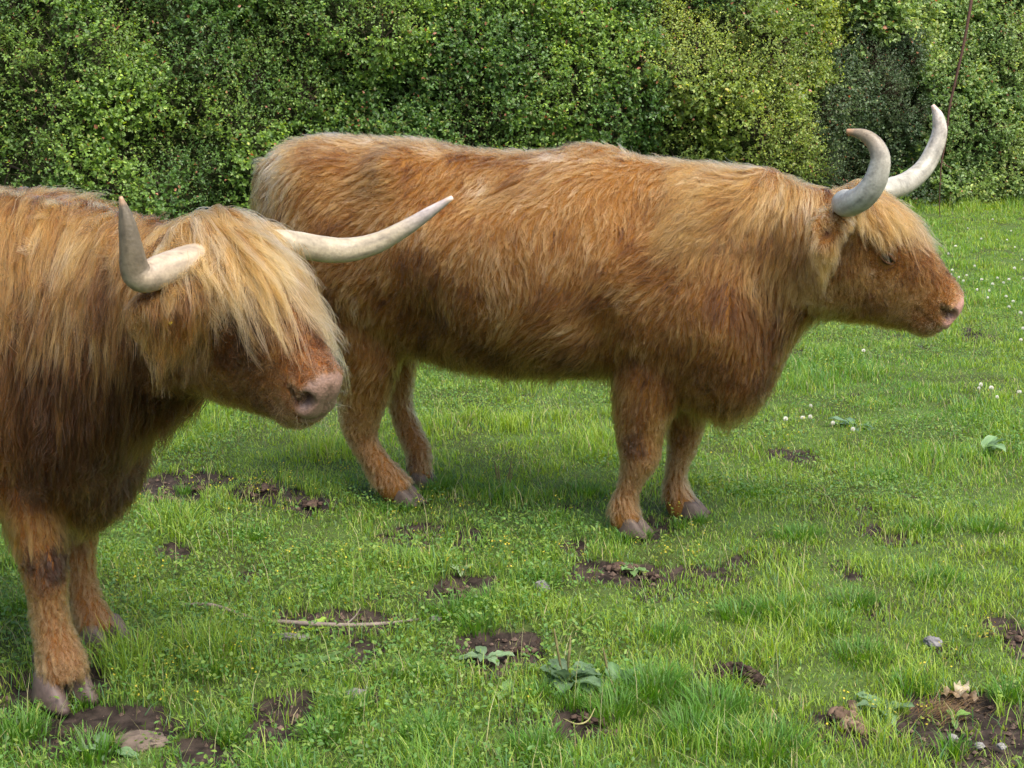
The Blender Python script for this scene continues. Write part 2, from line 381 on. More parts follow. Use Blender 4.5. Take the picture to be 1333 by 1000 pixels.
# yellow flowering sprigs
G = Geo(); p = scatter(34000, 2.7, 9, -.3); fl = fbm(p, .3, 71, 2)
def inpx(p):
    z = CAM_H; Y = p[:, 1]; fy = Y * math.cos(PITCH) + z * math.sin(PITCH)
    return 666.5 + F_PX * p[:, 0] / fy, 500 + F_PX * (z * math.cos(PITCH) - Y * math.sin(PITCH)) / fy
ux, uy = inpx(p)
zone = np.zeros(len(p))
for (cx, cy, a_, b_, s) in [(360,720,230,90,1),(250,800,130,110,1.2),(700,680,140,60,.8),(560,680,60,40,.8),(640,720,60,50,.8),(900,700,100,60,.5),(1080,570,100,40,.4),(430,600,60,50,.6),(1240,850,60,60,.4),(1150,960,80,40,.4),(1020,490,100,30,.4)]:
    zone = np.maximum(zone, s * np.clip(1.3 - np.hypot((ux - cx) / a_, (uy - cy) / b_), 0, 1))
keep = rs.uniform(0, 1, len(p)) < sstep(.35, .75, fl) * (zone * .5 + .02); p = p[keep]; n = len(p)
hh = rs.uniform(.03, .075, n); a = rs.uniform(0, 6.283, n)
G.add(*blades(n, p, hh, np.full(n, .0016), rs.uniform(.05, .4, n), np.tile([.13, .16, .04], (n, 1))))
k = 5
for q_ in range(k):
    pz = np.column_stack([p + rs.normal(0, .006, (n, 2)), ground_h(p) + hh * rs.uniform(.55, 1.1, n)])
    a = rs.uniform(0, 6.283, n); d = np.column_stack([np.cos(a), np.sin(a), rs.uniform(-.2, .9, n)]); nn = np.column_stack([rs.normal(0, .5, n), rs.normal(0, .5, n), np.ones(n)])
    yel = rs.uniform(0, 1, n) < .35
    cg = np.where(yel[:, None], np.array([.50, .42, .05]), np.array([.17, .23, .04])) * rs.uniform(.7, 1.2, n)[:, None]
    G.add(*leaf_cards(pz, d, nn, np.where(yel, rs.uniform(.005, .008, n), rs.uniform(.008, .014, n)), np.where(yel, .006, .006), cg))
link('yellow_wildflowers', G.mesh('yellow_wildflowers', M_FLOWER), kind='stuff', label='low sprigs with tiny yellow buds scattered over the grass', cat='wildflowers')

# ------------------------------------------------------------------ the hedge behind: four neighbouring shrubs grown together
def hedge_front(x, z):
    """how far the leafy face stands in front (towards the camera) of the hedge line"""
    p = np.column_stack([x, z])
    lump = fbm(p, 1.15, 101, 2) - .5; l2 = fbm(p, .42, 103, 2) - .5; l3 = vn(p, .15, 107) - .5
    bush = .55 * np.exp(-(((x - 2.15) / .85) ** 2 + ((z - 1.1) / 1.1) ** 2)) - .45 * np.exp(-(((x - 3.75) / .45) ** 2 + ((z - .5) / .7) ** 2))
    weeds = .35 * np.exp(-(((x - 5.6) / 1.0) ** 2 + ((z - .3) / .45) ** 2))
    return .75 * lump + .42 * l2 + .16 * l3 - .30 * (np.clip(z, 0, 3) / 2.2) ** 1.6 + bush + weeds - .22 * (1 - sstep(0, .45, z)) * (x < 3.8)
HN = nrm(np.array([.43, -1.0, 0]))     # outward normal of the hedge line, towards the camera
HU = nrm(np.array([1.0, .43, 0]))
HTOP = 2.75
def hedge_pt(x, z, off=0):
    D = hedge_front(x, z) + off
    y = hedge_y(x)
    return np.column_stack([x + HN[0] * D, y + HN[1] * D, z])
def hedge_owner(x, z):
    nz = (fbm(np.column_stack([x, z]), .5, 131, 2) - .5) * .9
    o = np.zeros(len(x), int)
    xx = x + nz
    o[xx > 1.35 + .5 * sstep(1.3, 2.2, z)] = 1
    o[(xx > 3.05) & (z < 1.75 + nz)] = 2
    o[(xx > 4.45) | ((xx > 3.3) & (z >= 1.75 + nz))] = 3
    return o
SHRUBS = [('hawthorn_hedge', 'dark green hawthorn hedge behind both cattle, filling the left half of the background', 'hedge'),
          ('leafy_bush', 'bulging yellow green bush behind the neck and horns of the far cow', 'bush'),
          ('evergreen_shrub', 'dark glossy small-leaved shrub behind the upright horn at the right', 'shrub'),
          ('bramble_thicket', 'pale green rambling thicket with bigger leaves at the right edge of the hedge', 'thicket')]
PAL = [[(.040, .095, .022), (.070, .150, .030), (.125, .220, .040), (.055, .115, .050), (.17, .15, .05)],
       [(.075, .135, .030), (.115, .190, .035), (.170, .240, .050), (.065, .120, .035), (.22, .19, .07)],
       [(.032, .068, .028), (.045, .088, .036), (.075, .120, .052), (.038, .078, .042), (.09, .11, .06)],
       [(.070, .140, .040), (.105, .185, .050), (.150, .230, .065), (.080, .135, .055), (.20, .20, .08)]]
PV = [.34, .34, .17, .10, .05]
shrub_root = []
for (nm, lab, cat) in SHRUBS:
    r_ = link(nm, None, label=lab, cat=cat); shrub_root.append(r_)
xc = [-2.5, 2.2, 3.8, 6.0]
for k, r_ in enumerate(shrub_root): r_.location = (xc[k], hedge_y(xc[k]) + .5, 0)
NS = 52000
x = np.concatenate([rs.uniform(-5.6, 7.4, int(NS * .86)), rs.uniform(-11, 12, int(NS * .14))])
z = rs.uniform(0.02, HTOP, len(x))
dens = fbm(np.column_stack([x, z]), .30, 113, 2)
own = hedge_owner(x, z)
nr = sstep(.40, .54, dens)
low = np.where((x < 3.3), sstep(-.1, .4, z), 1.)
gapx = .36 + .46 * sstep(-3.2, 1.5, x) + .25 * sstep(.8, 1.8, z)
kp = rs.uniform(0, 1, len(x)) < (gapx + (1 - gapx) * nr) * (.25 + .75 * low)
x, z, dens, own = x[kp], z[kp], dens[kp], own[kp]
off = rs.uniform(-.16, .06, len(x)) - .05 * (1 - sstep(.36, .5, dens))
P = hedge_pt(x, z, off)
e = .03
gxn = (hedge_front(x + e, z) - hedge_front(x - e, z)) / (2 * e); gzn = (hedge_front(x, z + e) - hedge_front(x, z - e)) / (2 * e)
NRM = nrm(HN[None] * 1.0 - HU[None] * gxn[:, None] * .7 - np.array([[0, 0, 1.]]) * gzn[:, None] * .7 + np.array([[0, 0, .25]]))
dirs = nrm(NRM + rs.normal(0, .45, NRM.shape) + np.array([[0, 0, .25]]))
for k in range(4):
    s_ = own == k; P0 = P[s_]; D0 = dirs[s_]; N0 = NRM[s_]; n = len(P0)
    if k == 3: lw = .040
    elif k == 2: lw = .026
    else: lw = .032
    G = Geo(); B = Geo()
    tl = rs.uniform(.09, .22, n) * np.where(rs.uniform(0, 1, n) < .03, 1.9, 1.)
    # which hue the whole sprig has
    hue = fbm(P0[:, [0, 2]], .55, 151 + k, 3); sp_ = np.clip((hue - .5) * 3.2 + .5 + rs.normal(0, .22, n), 0, 1)
    pal = np.array(PAL[k])
    base = pal[0] * (1 - sp_)[:, None] + pal[2] * sp_[:, None]
    nl = 9
    for q_ in range(nl):
        f_ = (q_ + rs.uniform(0, 1, n)) / nl
        cen = P0 + D0 * (tl * f_)[:, None]
        side = nrm(np.cross(D0, rs.normal(0, 1, D0.shape)))
        ld = nrm(D0 * rs.uniform(.1, .9, n)[:, None] + side * 1.0 + np.array([[0, 0, .1]]))
        fn = nrm(N0 * .55 + np.array([[0, 0, .75]]) + rs.normal(0, .45, N0.shape))
        ln = lw * rs.uniform(.6, 1.35, n) * (1 - .3 * f_) * (.85 + .45 * sstep(.42, .62, fbm(P0[:, [0, 2]], .38, 171 + k, 2)))
        ci = np.array([rs.choice(5, n, p=PV)])[0]
        col = (.55 * base + .45 * pal[ci]) * rs.uniform(.7, 1.3, n)[:, None]
        young = (f_ > .75) & (rs.uniform(0, 1, n) < .35 * sp_)
        col = np.where(young[:, None], col * np.array([1.7, 1.45, 1.1]), col)
        red = rs.uniform(0, 1, n) < .012
        col = np.where(red[:, None], np.array([.22, .10, .05]), col)
        G.add(*leaf_cards(cen, ld, fn, ln, ln * rs.uniform(.5, .8, n), col * np.array([1.68, 1.50, 1.50]), .3, .08))
    # twig of each sprig: thin three-sided
    tw = .0016; s1 = nrm(np.cross(D0, np.array([0, 0, 1.]))) * tw; s2 = nrm(np.cross(D0, s1)) * tw
    bs = P0 - D0 * .10
    V = np.stack([bs + s1, bs - s1 * .5 + s2, bs - s1 * .5 - s2, P0 + D0 * tl[:, None]], 1).reshape(-1, 3); kk = np.arange(n)[:, None] * 4
    B.add(V, None, np.concatenate([kk + np.array([[0, 1, 3]]), kk + np.array([[1, 2, 3]]), kk + np.array([[2, 0, 3]])]), np.tile([.075, .055, .035], (len(V), 1)))
    # inner limbs
    lo, hi = [(-10.5, 1.5), (1.4, 3.2), (3.0, 4.7), (4.5, 12)][k]
    for _ in range(int((hi - lo) * 6)):
        bx_ = rs.uniform(lo, hi); pth = [(bx_, 0, -.05)]
        vx, vy = rs.normal(0, .22), rs.normal(-.12, .2)
        for t_ in range(5):
            pth.append((pth[-1][0] + vx + rs.normal(0, .08), pth[-1][1] + vy * .5 + rs.normal(0, .06), pth[-1][2] + rs.uniform(.3, .55)))
        pth = np.array(pth); pq = hedge_pt(pth[:, 0], np.clip(pth[:, 2], 0, 3), rs.uniform(-.34, -.24)); pth[:, :2] = pq[:, :2]
        tube(B, pth, np.linspace(rs.uniform(.006, .016), .003, 6), 6, 3, (.06, .047, .034))
    fo = link('foliage', G.mesh('foliage', M_LEAF), shrub_root[k]); br = link('branches', B.mesh('branches', M_BARK), shrub_root[k])
    for o in (fo, br): o.matrix_parent_inverse = Matrix.Translation(-Vector(shrub_root[k].location))
# leaf litter and shaded heart of each shrub (solid twiggy mass well behind the leaves)
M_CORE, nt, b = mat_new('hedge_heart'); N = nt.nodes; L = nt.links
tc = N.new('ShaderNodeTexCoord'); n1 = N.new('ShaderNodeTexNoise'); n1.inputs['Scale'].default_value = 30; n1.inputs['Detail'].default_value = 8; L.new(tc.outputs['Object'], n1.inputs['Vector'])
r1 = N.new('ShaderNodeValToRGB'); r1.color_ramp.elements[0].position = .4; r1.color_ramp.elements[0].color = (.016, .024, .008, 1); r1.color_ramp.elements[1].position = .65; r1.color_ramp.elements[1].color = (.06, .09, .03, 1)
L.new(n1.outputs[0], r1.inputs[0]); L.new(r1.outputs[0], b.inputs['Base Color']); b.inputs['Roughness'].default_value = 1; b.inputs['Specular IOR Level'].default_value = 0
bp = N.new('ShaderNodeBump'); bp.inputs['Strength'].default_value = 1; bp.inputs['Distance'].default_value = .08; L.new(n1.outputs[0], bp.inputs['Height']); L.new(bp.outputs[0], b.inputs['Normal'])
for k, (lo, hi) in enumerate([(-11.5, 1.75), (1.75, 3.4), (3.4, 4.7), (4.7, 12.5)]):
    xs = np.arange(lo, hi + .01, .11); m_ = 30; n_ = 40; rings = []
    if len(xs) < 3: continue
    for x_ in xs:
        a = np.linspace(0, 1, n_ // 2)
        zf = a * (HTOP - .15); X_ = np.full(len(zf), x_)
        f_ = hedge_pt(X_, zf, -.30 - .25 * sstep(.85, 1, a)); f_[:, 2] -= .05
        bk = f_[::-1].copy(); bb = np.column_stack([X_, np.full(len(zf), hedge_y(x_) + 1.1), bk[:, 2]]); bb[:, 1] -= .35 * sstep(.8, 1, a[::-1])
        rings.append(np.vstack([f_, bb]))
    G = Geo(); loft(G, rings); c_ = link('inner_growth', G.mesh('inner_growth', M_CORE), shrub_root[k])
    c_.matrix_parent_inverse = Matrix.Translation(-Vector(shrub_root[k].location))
# ------------------------------------------------------------------ cattle
def sgnpow(a, e): return np.sign(a) * np.abs(a) ** e
def ring(c, wv, up, dn, n=28, e=.85):
    a = np.arange(n) * 2 * math.pi / n; cs = sgnpow(np.cos(a), e); sn = sgnpow(np.sin(a), e)
    return np.asarray(c) + np.outer(cs, wv) + np.where((sn > 0)[:, None], np.outer(sn, up), np.outer(-sn, dn))

class Cow:
    def __init__(s, loc, th, spec):
        s.loc = Vector(loc); s.th = th; s.spec = spec
        s.M = Matrix.Translation(s.loc) @ Matrix.Rotation(-th, 4, 'Z'); s.Mi = s.M.inverted()
    def pl(s, px, py, t):
        """photograph pixel -> cow's own (s, t, z) on the plane at lateral offset t"""
        o = s.Mi @ Vector((0, 0, CAM_H)); r = s.Mi.to_3x3() @ ray(px, py)
        k = (t - o.y) / r.y; return np.array(o + r * k)
    def head_frame(s, poll, yaw, pitch, roll=0., hs=1.):
        s.hs = hs
        s.poll = np.array(poll)
        H = Matrix.Rotation(-yaw, 3, 'Z') @ Matrix.Rotation(pitch, 3, 'Y') @ Matrix.Rotation(roll, 3, 'X')
        s.H = np.array(H)      # columns: forward, lateral (far side), up
    def hl(s, p): return s.poll + s.hs * np.asarray(p, float) @ s.H.T          # head -> cow
    def hi(s, p): return (np.asarray(p, float) - s.poll) @ s.H / s.hs          # cow -> head

HEADP = [  # x, top, bottom, halfwidth
    (-.075, -.04, -.20, .06), (-.04, .005, -.28, .105), (.02, .032, -.320, .125), (.08, .046, -.335, .125), (.14, .048, -.332, .122), (.20, .040, -.315, .112),
    (.26, .024, -.278, .093), (.32, .004, -.246, .076), (.37, -.010, -.224, .069), (.41, -.020, -.210, .066), (.445, -.034, -.190, .062), (.466, -.050, -.172, .052), (.477, -.077, -.146, .034)]

def smooth_mesh(V, F_adj, it=6, lam=.5, w=None):
    i, j = F_adj; n = len(V); cnt = np.bincount(i, minlength=n)[:, None] + 1e-9
    for _ in range(it):
        s = np.zeros_like(V)
        for k in range(3): s[:, k] = np.bincount(i, V[j, k], n)
        d = s / cnt - V
        V = V + lam * d * (1 if w is None else w[:, None])
    return V

def vn_(me):
    a = np.empty(len(me.vertices) * 3, np.float32); me.vertices.foreach_get('normal', a); return a.reshape(-1, 3)
def build_cow(cow):
    sp = cow.spec; root = link(sp['name'], None, label=sp['label'], cat='cow')
    root.matrix_world = cow.M
    root.location = cow.loc; root.rotation_euler = (0, 0, -cow.th); cow.root = root
    G = Geo()
    # ---- trunk and neck
    st = catmull(np.array(sp['torso']), 5)      # rows: sTop, zTop, sBot, zBot, w, t, widest fraction
    rings = []
    for (s1, z1, s2, z2, w_, t_, fr) in st:
        top = np.array([s1, t_, z1]); bot = np.array([s2, t_, z2]); c_ = bot + (top - bot) * fr
        rings.append(ring(c_, np.array([0, w_, 0]), top - c_, bot - c_, 32, .88))
    loft(G, rings)
    for (cen, ax) in sp['lobes']: ellipsoid(G, cen, np.diag(ax))
    # ---- head
    rings = []
    for (x, a, b_, w_) in catmull(np.array(HEADP), 4):
        k = 1.; zc = a + (b_ - a) * .45
        if x > .36: zc = a + (b_ - a) * .5
        up = cow.hl((x * k, 0, a * k)) - cow.hl((x * k, 0, zc * k)); dn = cow.hl((x * k, 0, b_ * k)) - cow.hl((x * k, 0, zc * k))
        wv = (cow.hl((0, w_, 0)) - cow.poll)
        rings.append(ring(cow.hl((x * k, 0, zc * k)), wv, up, dn, 28, .82))
    loft(G, rings)
    for (cen, ax) in [((.10, .085, -.17), (.09, .045, .08)), ((.10, -.085, -.17), (.09, .045, .08)),           # cheeks
                      ((.165, .092, -.040), (.045, .028, .025)), ((.165, -.092, -.040), (.045, .028, .025)),           # brow
                      ((.430, .042, -.088), (.036, .027, .036)), ((.430, -.042, -.088), (.036, .027, .036)),     # nostril wings
                      ((.395, 0, -.190), (.055, .058, .026)),                                                  # lower lip
                      ((.0, 0, .005), (.06, .10, .035))]:
        A = np.array([cow.hl((ax[0], 0, 0)) - cow.poll, cow.hl((0, ax[1], 0)) - cow.poll, cow.hl((0, 0, ax[2])) - cow.poll])
        ellipsoid(G, cow.hl(cen), A)
    # ears
    for k, e_ in enumerate(sp['ears']):
        tube_p = np.array(e_['path']); loft(G, tube_rings(tube_p, e_['rad'], 14, 5, e_.get('up', (0, 0, 1))))
    # ---- legs
    for lg in sp['legs']:
        loft(G, tube_rings(np.array(lg['path']), np.array(lg['rad']), 18, 5, (0, 1, 0)))
    # ---- tail
    loft(G, tube_rings(np.array(sp['tail']), [.05, .032, .024, .018, .014][:len(sp['tail'])], 10, 4))
    me = G.mesh('tmp', None); ob = link('tmp', me)
    md = ob.modifiers.new('r', 'REMESH'); md.mode = 'VOXEL'; md.voxel_size = .0085
    dg = bpy.context.evaluated_depsgraph_get(); ev = ob.evaluated_get(dg); me2 = bpy.data.meshes.new_from_object(ev)
    V = np.empty(len(me2.vertices) * 3, np.float32); me2.vertices.foreach_get('co', V); V = V.reshape(-1, 3).astype(float)
    E_ = np.empty(len(me2.edges) * 2, np.int32); me2.edges.foreach_get('vertices', E_); E_ = E_.reshape(-1, 2)
    ij = (np.concatenate([E_[:, 0], E_[:, 1]]), np.concatenate([E_[:, 1], E_[:, 0]]))
    h = cow.hi(V); face = sstep(.28, .36, h[:, 0]) * (np.abs(h[:, 1]) < .13) * (h[:, 2] < .06) * (h[:, 2] > -.25)
    V = smooth_mesh(V, ij, 14, .5, 1 - .75 * face)
    # ---- nostrils, mouth line and chin pushed in
    h = cow.hi(V); d = np.zeros_like(V)
    dark = np.zeros(len(V))
    for sgn in (-1, 1):
        c0 = np.array([.452, sgn * .051, -.100]); r = np.linalg.norm((h - c0) / np.array([.032, .027, .025]), axis=1)
        r = np.minimum(r, np.linalg.norm((h - np.array([.430, sgn * .066, -.092])) / np.array([.022, .016, .012]), axis=1) * 1.1)
        wv = np.clip(1 - r ** 2, 0, 1); d += -wv[:, None] * np.array([.050, sgn * .026, -.006]); dark = np.maximum(dark, np.clip(wv * 2.2, 0, 1))
    mz = -.152 + (.455 - h[:, 0]) * .10
    on = np.clip(1 - np.abs(h[:, 2] - mz) / .008, 0, 1) * sstep(.33, .38, h[:, 0]) * (h[:, 2] < -.1) * (np.abs(h[:, 1]) < .12)
    cen = np.column_stack([np.full(len(V), .36), np.zeros(len(V)), np.full(len(V), -.14)])
    d += -nrm(h - cen) * (on * .008)[:, None]; dark = np.maximum(dark, on * .6)
    ph = np.clip(1 - (h[:, 1] / .006) ** 2, 0, 1) * sstep(.44, .47, h[:, 0]) * (h[:, 2] < -.06) * (h[:, 2] > -.15); d[:, 0] -= .006 * ph
    fold = .004 * (fbm(V, .035, 77, 2) - .5) * sstep(.10, .3, h[:, 0]) * headmask(cow, V)
    V = V + cow.hs * d @ cow.H.T
    if sp.get('forms'):
        vn0 = np.empty(len(V) * 3, np.float32); me2.vertices.foreach_get('normal', vn0); vn0 = vn0.reshape(-1, 3)
        for (c_, r_, a_) in sp['forms']:
            for sg in ((-1, 1) if r_[1] > .05 else (-1,)):
                cc_ = np.array([c_[0], c_[1] * -sg, c_[2]]); g_ = np.exp(-(np.linalg.norm((V - cc_) / np.array(r_), axis=1)) ** 2)
                V = V + vn0 * (a_ * g_)[:, None]
    V = V + vn_(me2) * fold[:, None]
    me2.vertices.foreach_set('co', V.astype(np.float32).ravel()); me2.update()
    bpy.data.objects.remove(ob)
    # skin colour: under-fur tan, bare pink-grey muzzle
    h = cow.hi(V)
    muz = sstep(.428, .456, h[:, 0] + .25 * np.clip(h[:, 2] + .11, -1, 0) + .022 * (vn(V, .010, 3) - .5) + .02 * (vn(V, .03, 4) - .5)) * (np.abs(h[:, 1]) < .13) * (h[:, 2] > -.25) * (h[:, 2] < .06)
    cow.muzmask = muz
    under = np.array(sp['under']); skin = np.array(sp['skin'])
    col = under * (1 - muz[:, None]) + skin * muz[:, None]
    for (c_, r_) in sp.get('earholes', []):
        q_ = (1 - sstep(.6, 1.2, np.linalg.norm((V - c_) / r_, axis=1)))[:, None]; col = col * (1 - q_) + q_ * np.array([.05, .022, .014])
    col = col * (1 - .93 * dark[:, None]) + np.array([.03, .012, .010]) * dark[:, None]
    me2.materials.clear(); me2.materials.append(M_SKIN); me2.materials.append(M_NOSE)
    for a in list(me2.color_attributes): me2.color_attributes.remove(a)
    at = me2.attributes.new('Col', 'FLOAT_COLOR', 'POINT'); cc = np.ones((len(V), 4), np.float32); cc[:, :3] = col; at.data.foreach_set('color', cc.ravel())
    me2.polygons.foreach_set('use_smooth', np.ones(len(me2.polygons), bool))
    pv = np.empty(len(me2.polygons) * 4, np.int32) if all(p.loop_total == 4 for p in me2.polygons) else None
    mi = np.array([int(muz[p.vertices[0]] > .5) for p in me2.polygons], np.int32); me2.polygons.foreach_set('material_index', mi)
    me2.name = 'body'; body = link('body', me2, root)
    # ---- triangles for hair roots
    me2.calc_loop_triangles()
    T = np.empty(len(me2.loop_triangles) * 3, np.int32); me2.loop_triangles.foreach_get('vertices', T); T = T.reshape(-1, 3)
    cow.V, cow.T = V, T
    cow.bvh = BVHTree.FromPolygons(V.tolist(), T.tolist())
    fn = np.cross(V[T[:, 1]] - V[T[:, 0]], V[T[:, 2]] - V[T[:, 0]]); cow.area = np.linalg.norm(fn, axis=1) / 2; cow.fn = nrm(fn)
    vnrm = np.zeros_like(V)
    for k in range(3): np.add.at(vnrm, T[:, k], fn)
    cow.vn = nrm(vnrm)
    # ---- horns
    for hn in sp['horns']:
        g = Geo(); P_ = np.array(hn['path']); rr = tube_rings(P_, hn['rad'], 20, 8)
        m_ = len(rr); f = np.linspace(0, 1, m_)
        base = np.array(hn['base']); tipc = np.array(hn['tip'])
        cc = []
        for k in range(m_):
            t = sstep(hn.get('t0', .45), hn.get('t1', .85), f[k]); c_ = base * (1 - t) + tipc * t
            t2 = sstep(.93, 1, f[k]); c_ = c_ * (1 - t2) + np.array(hn.get('point', (.30, .22, .16))) * t2
            a_ = np.arange(20) * math.pi / 10; q_ = np.column_stack([np.cos(a_) * 1.3, np.sin(a_) * 1.3, np.full(20, f[k] * 1.6)])
            st_ = fbm(q_, .35, 401, 3)[:, None]; q2 = q_.copy(); q2[:, 2] *= 9; fl_ = fbm(q2, .5, 405, 2)[:, None]
            cc.append(c_ * (.62 + .75 * st_) * np.where(fl_ > .66, .72, 1.) * np.array([1, .985, .95]))
        # slight irregular growth rings on the lower half
        rr = rr.copy()
        for k in range(m_):
            c_ = rr[k].mean(0); s_ = 1 + .018 * math.sin(k * 1.9 + 1.3 * math.sin(k * .7)) * (1 - f[k])
            rr[k] = c_ + (rr[k] - c_) * s_
        loft(g, rr); g.c = [np.vstack([np.concatenate(cc), cc[0][:1], cc[-1][:1]])]
        link('horn', g.mesh('horn', M_HORN), root)
    # ---- hooves: two claws and dewclaws
    for lg in sp['legs']:
        g = Geo(); c0 = np.array(lg['hoof']); yaw = lg.get('hyaw', 0); k = lg.get('hk', 1.)
        cw = np.array(lg.get('hcol', (.055, .040, .035)))
        for sg in (-1, 1):
            rings = []
            for (z_, xb, xf, w_) in [(.0, -.045, .085, .034), (.012, -.046, .082, .034), (.035, -.042, .058, .031), (.06, -.036, .036, .028), (.075, -.03, .018, .022)]:
                n_ = 16; a = np.arange(n_) * 2 * math.pi / n_
                xx = np.where(np.cos(a) > 0, np.abs(np.cos(a)) ** .9 * xf, -np.abs(np.cos(a)) * -xb) * k; yy = np.sin(a) * w_ * k * (1 - .25 * np.clip(np.cos(a), 0, 1)) + sg * (.031 + .006 * np.clip(np.cos(a), 0, 1)) * k
                X = xx * math.cos(yaw) + yy * math.sin(yaw); Y = -xx * math.sin(yaw) + yy * math.cos(yaw)
                rings.append(np.column_stack([c0[0] + X, c0[1] + Y, np.full(n_, c0[2] + z_ * k)]))
            loft(g, rings, cw)
            dx, dy = -.05 * k, sg * .026 * k
            dc = c0 + np.array([dx * math.cos(yaw) + dy * math.sin(yaw), -dx * math.sin(yaw) + dy * math.cos(yaw), .095 * k])
            ellipsoid(g, dc, [(.012, 0, .004), (0, .011, 0), (.004, 0, .02)], 10, 8, cw * .7)
        link('hoof', g.mesh('hoof', M_HOOF), root)
    # ---- eyes
    for sg in (-1, 1):
        g = Geo(); ellipsoid(g, cow.hl((.190, sg * .104, -.068)), np.eye(3) * .021, 16, 12, (.012, .007, .005))
        e = link('eye', g.mesh('eye', M_EYE), root)
        g = Geo()
        for s2, rr_ in ((1, .006), (-1, .005)):
            pth = [cow.hl((.190 + .028 * math.cos(a), sg * (.112 + .012 * math.sin(a)), -.068 + s2 * .012 * math.sin(a))) for a in np.linspace(0, math.pi, 7)]
            tube(g, pth, [.0015] + [rr_ * .7] * 5 + [.0015], 8, 3, (.09, .045, .022))
        link('eyelid', g.mesh('eyelid', M_SKIN), root)
    return root
M_EYE, nt, b = mat_new('eye'); b.inputs['Base Color'].default_value = (.012, .007, .005, 1); b.inputs['Roughness'].default_value = .12

# ------------------------------------------------------------------ hair
def sample_roots(cow, n, wfun):
    T, V = cow.T, cow.V; cen = V[T].mean(1)
    w_ = cow.area * wfun(cen, cow.fn); cs = np.cumsum(w_); tot = cs[-1]
    idx = np.searchsorted(cs, rs.uniform(0, tot, n)); idx = np.minimum(idx, len(T) - 1)
    a, b_ = rs.uniform(0, 1, (2, n)); sw = a + b_ > 1; a[sw] = 1 - a[sw]; b_[sw] = 1 - b_[sw]
    t = T[idx]; P = V[t[:, 0]] * (1 - a - b_)[:, None] + V[t[:, 1]] * a[:, None] + V[t[:, 2]] * b_[:, None]
    Nn = nrm(cow.vn[t[:, 0]] * (1 - a - b_)[:, None] + cow.vn[t[:, 1]] * a[:, None] + cow.vn[t[:, 2]] * b_[:, None])
    return P, Nn
def grow(cow, P, Nn, Ln, flow, K, lift, grav, off0=.004, off1=.02, wob=.0, dir0=None, stiff=.55):
    n = len(P); pos = P.copy(); out = [P.copy()]
    F = flow(P, Nn); F = nrm(F - Nn * (F * Nn).sum(1, keepdims=True) * .9)
    d = nrm(Nn * (lift[:, None] if np.ndim(lift) else lift) + F) if dir0 is None else nrm(dir0)
    step = (Ln / K)[:, None]
    for k in range(K):
        pos = pos + d * step
        want = off0 + (off1 - off0) * (k + 1) / K
        want = want if np.ndim(want) else np.full(n, want)
        nn = np.empty_like(pos)
        for i in range(n):
            q_, m_, _, dist = cow.bvh.find_nearest(pos[i])
            m = (m_.x, m_.y, m_.z); nn[i] = m
            dd = (pos[i, 0] - q_.x) * m[0] + (pos[i, 1] - q_.y) * m[1] + (pos[i, 2] - q_.z) * m[2]
            if dd < want[i]:
                u = want[i] - dd
                pos[i, 0] += m[0] * u; pos[i, 1] += m[1] * u; pos[i, 2] += m[2] * u
        out.append(pos.copy())
        F = flow(pos, nn); F = F - nn * (F * nn).sum(1, keepdims=True) * .8
        prev = nrm(out[-1] - out[-2])
        d = nrm(prev * stiff + nrm(F) * (1 - stiff) + np.array([0, 0, -1.]) * grav + (rs.normal(0, wob, pos.shape) if wob else 0))
    return np.stack(out, 1)
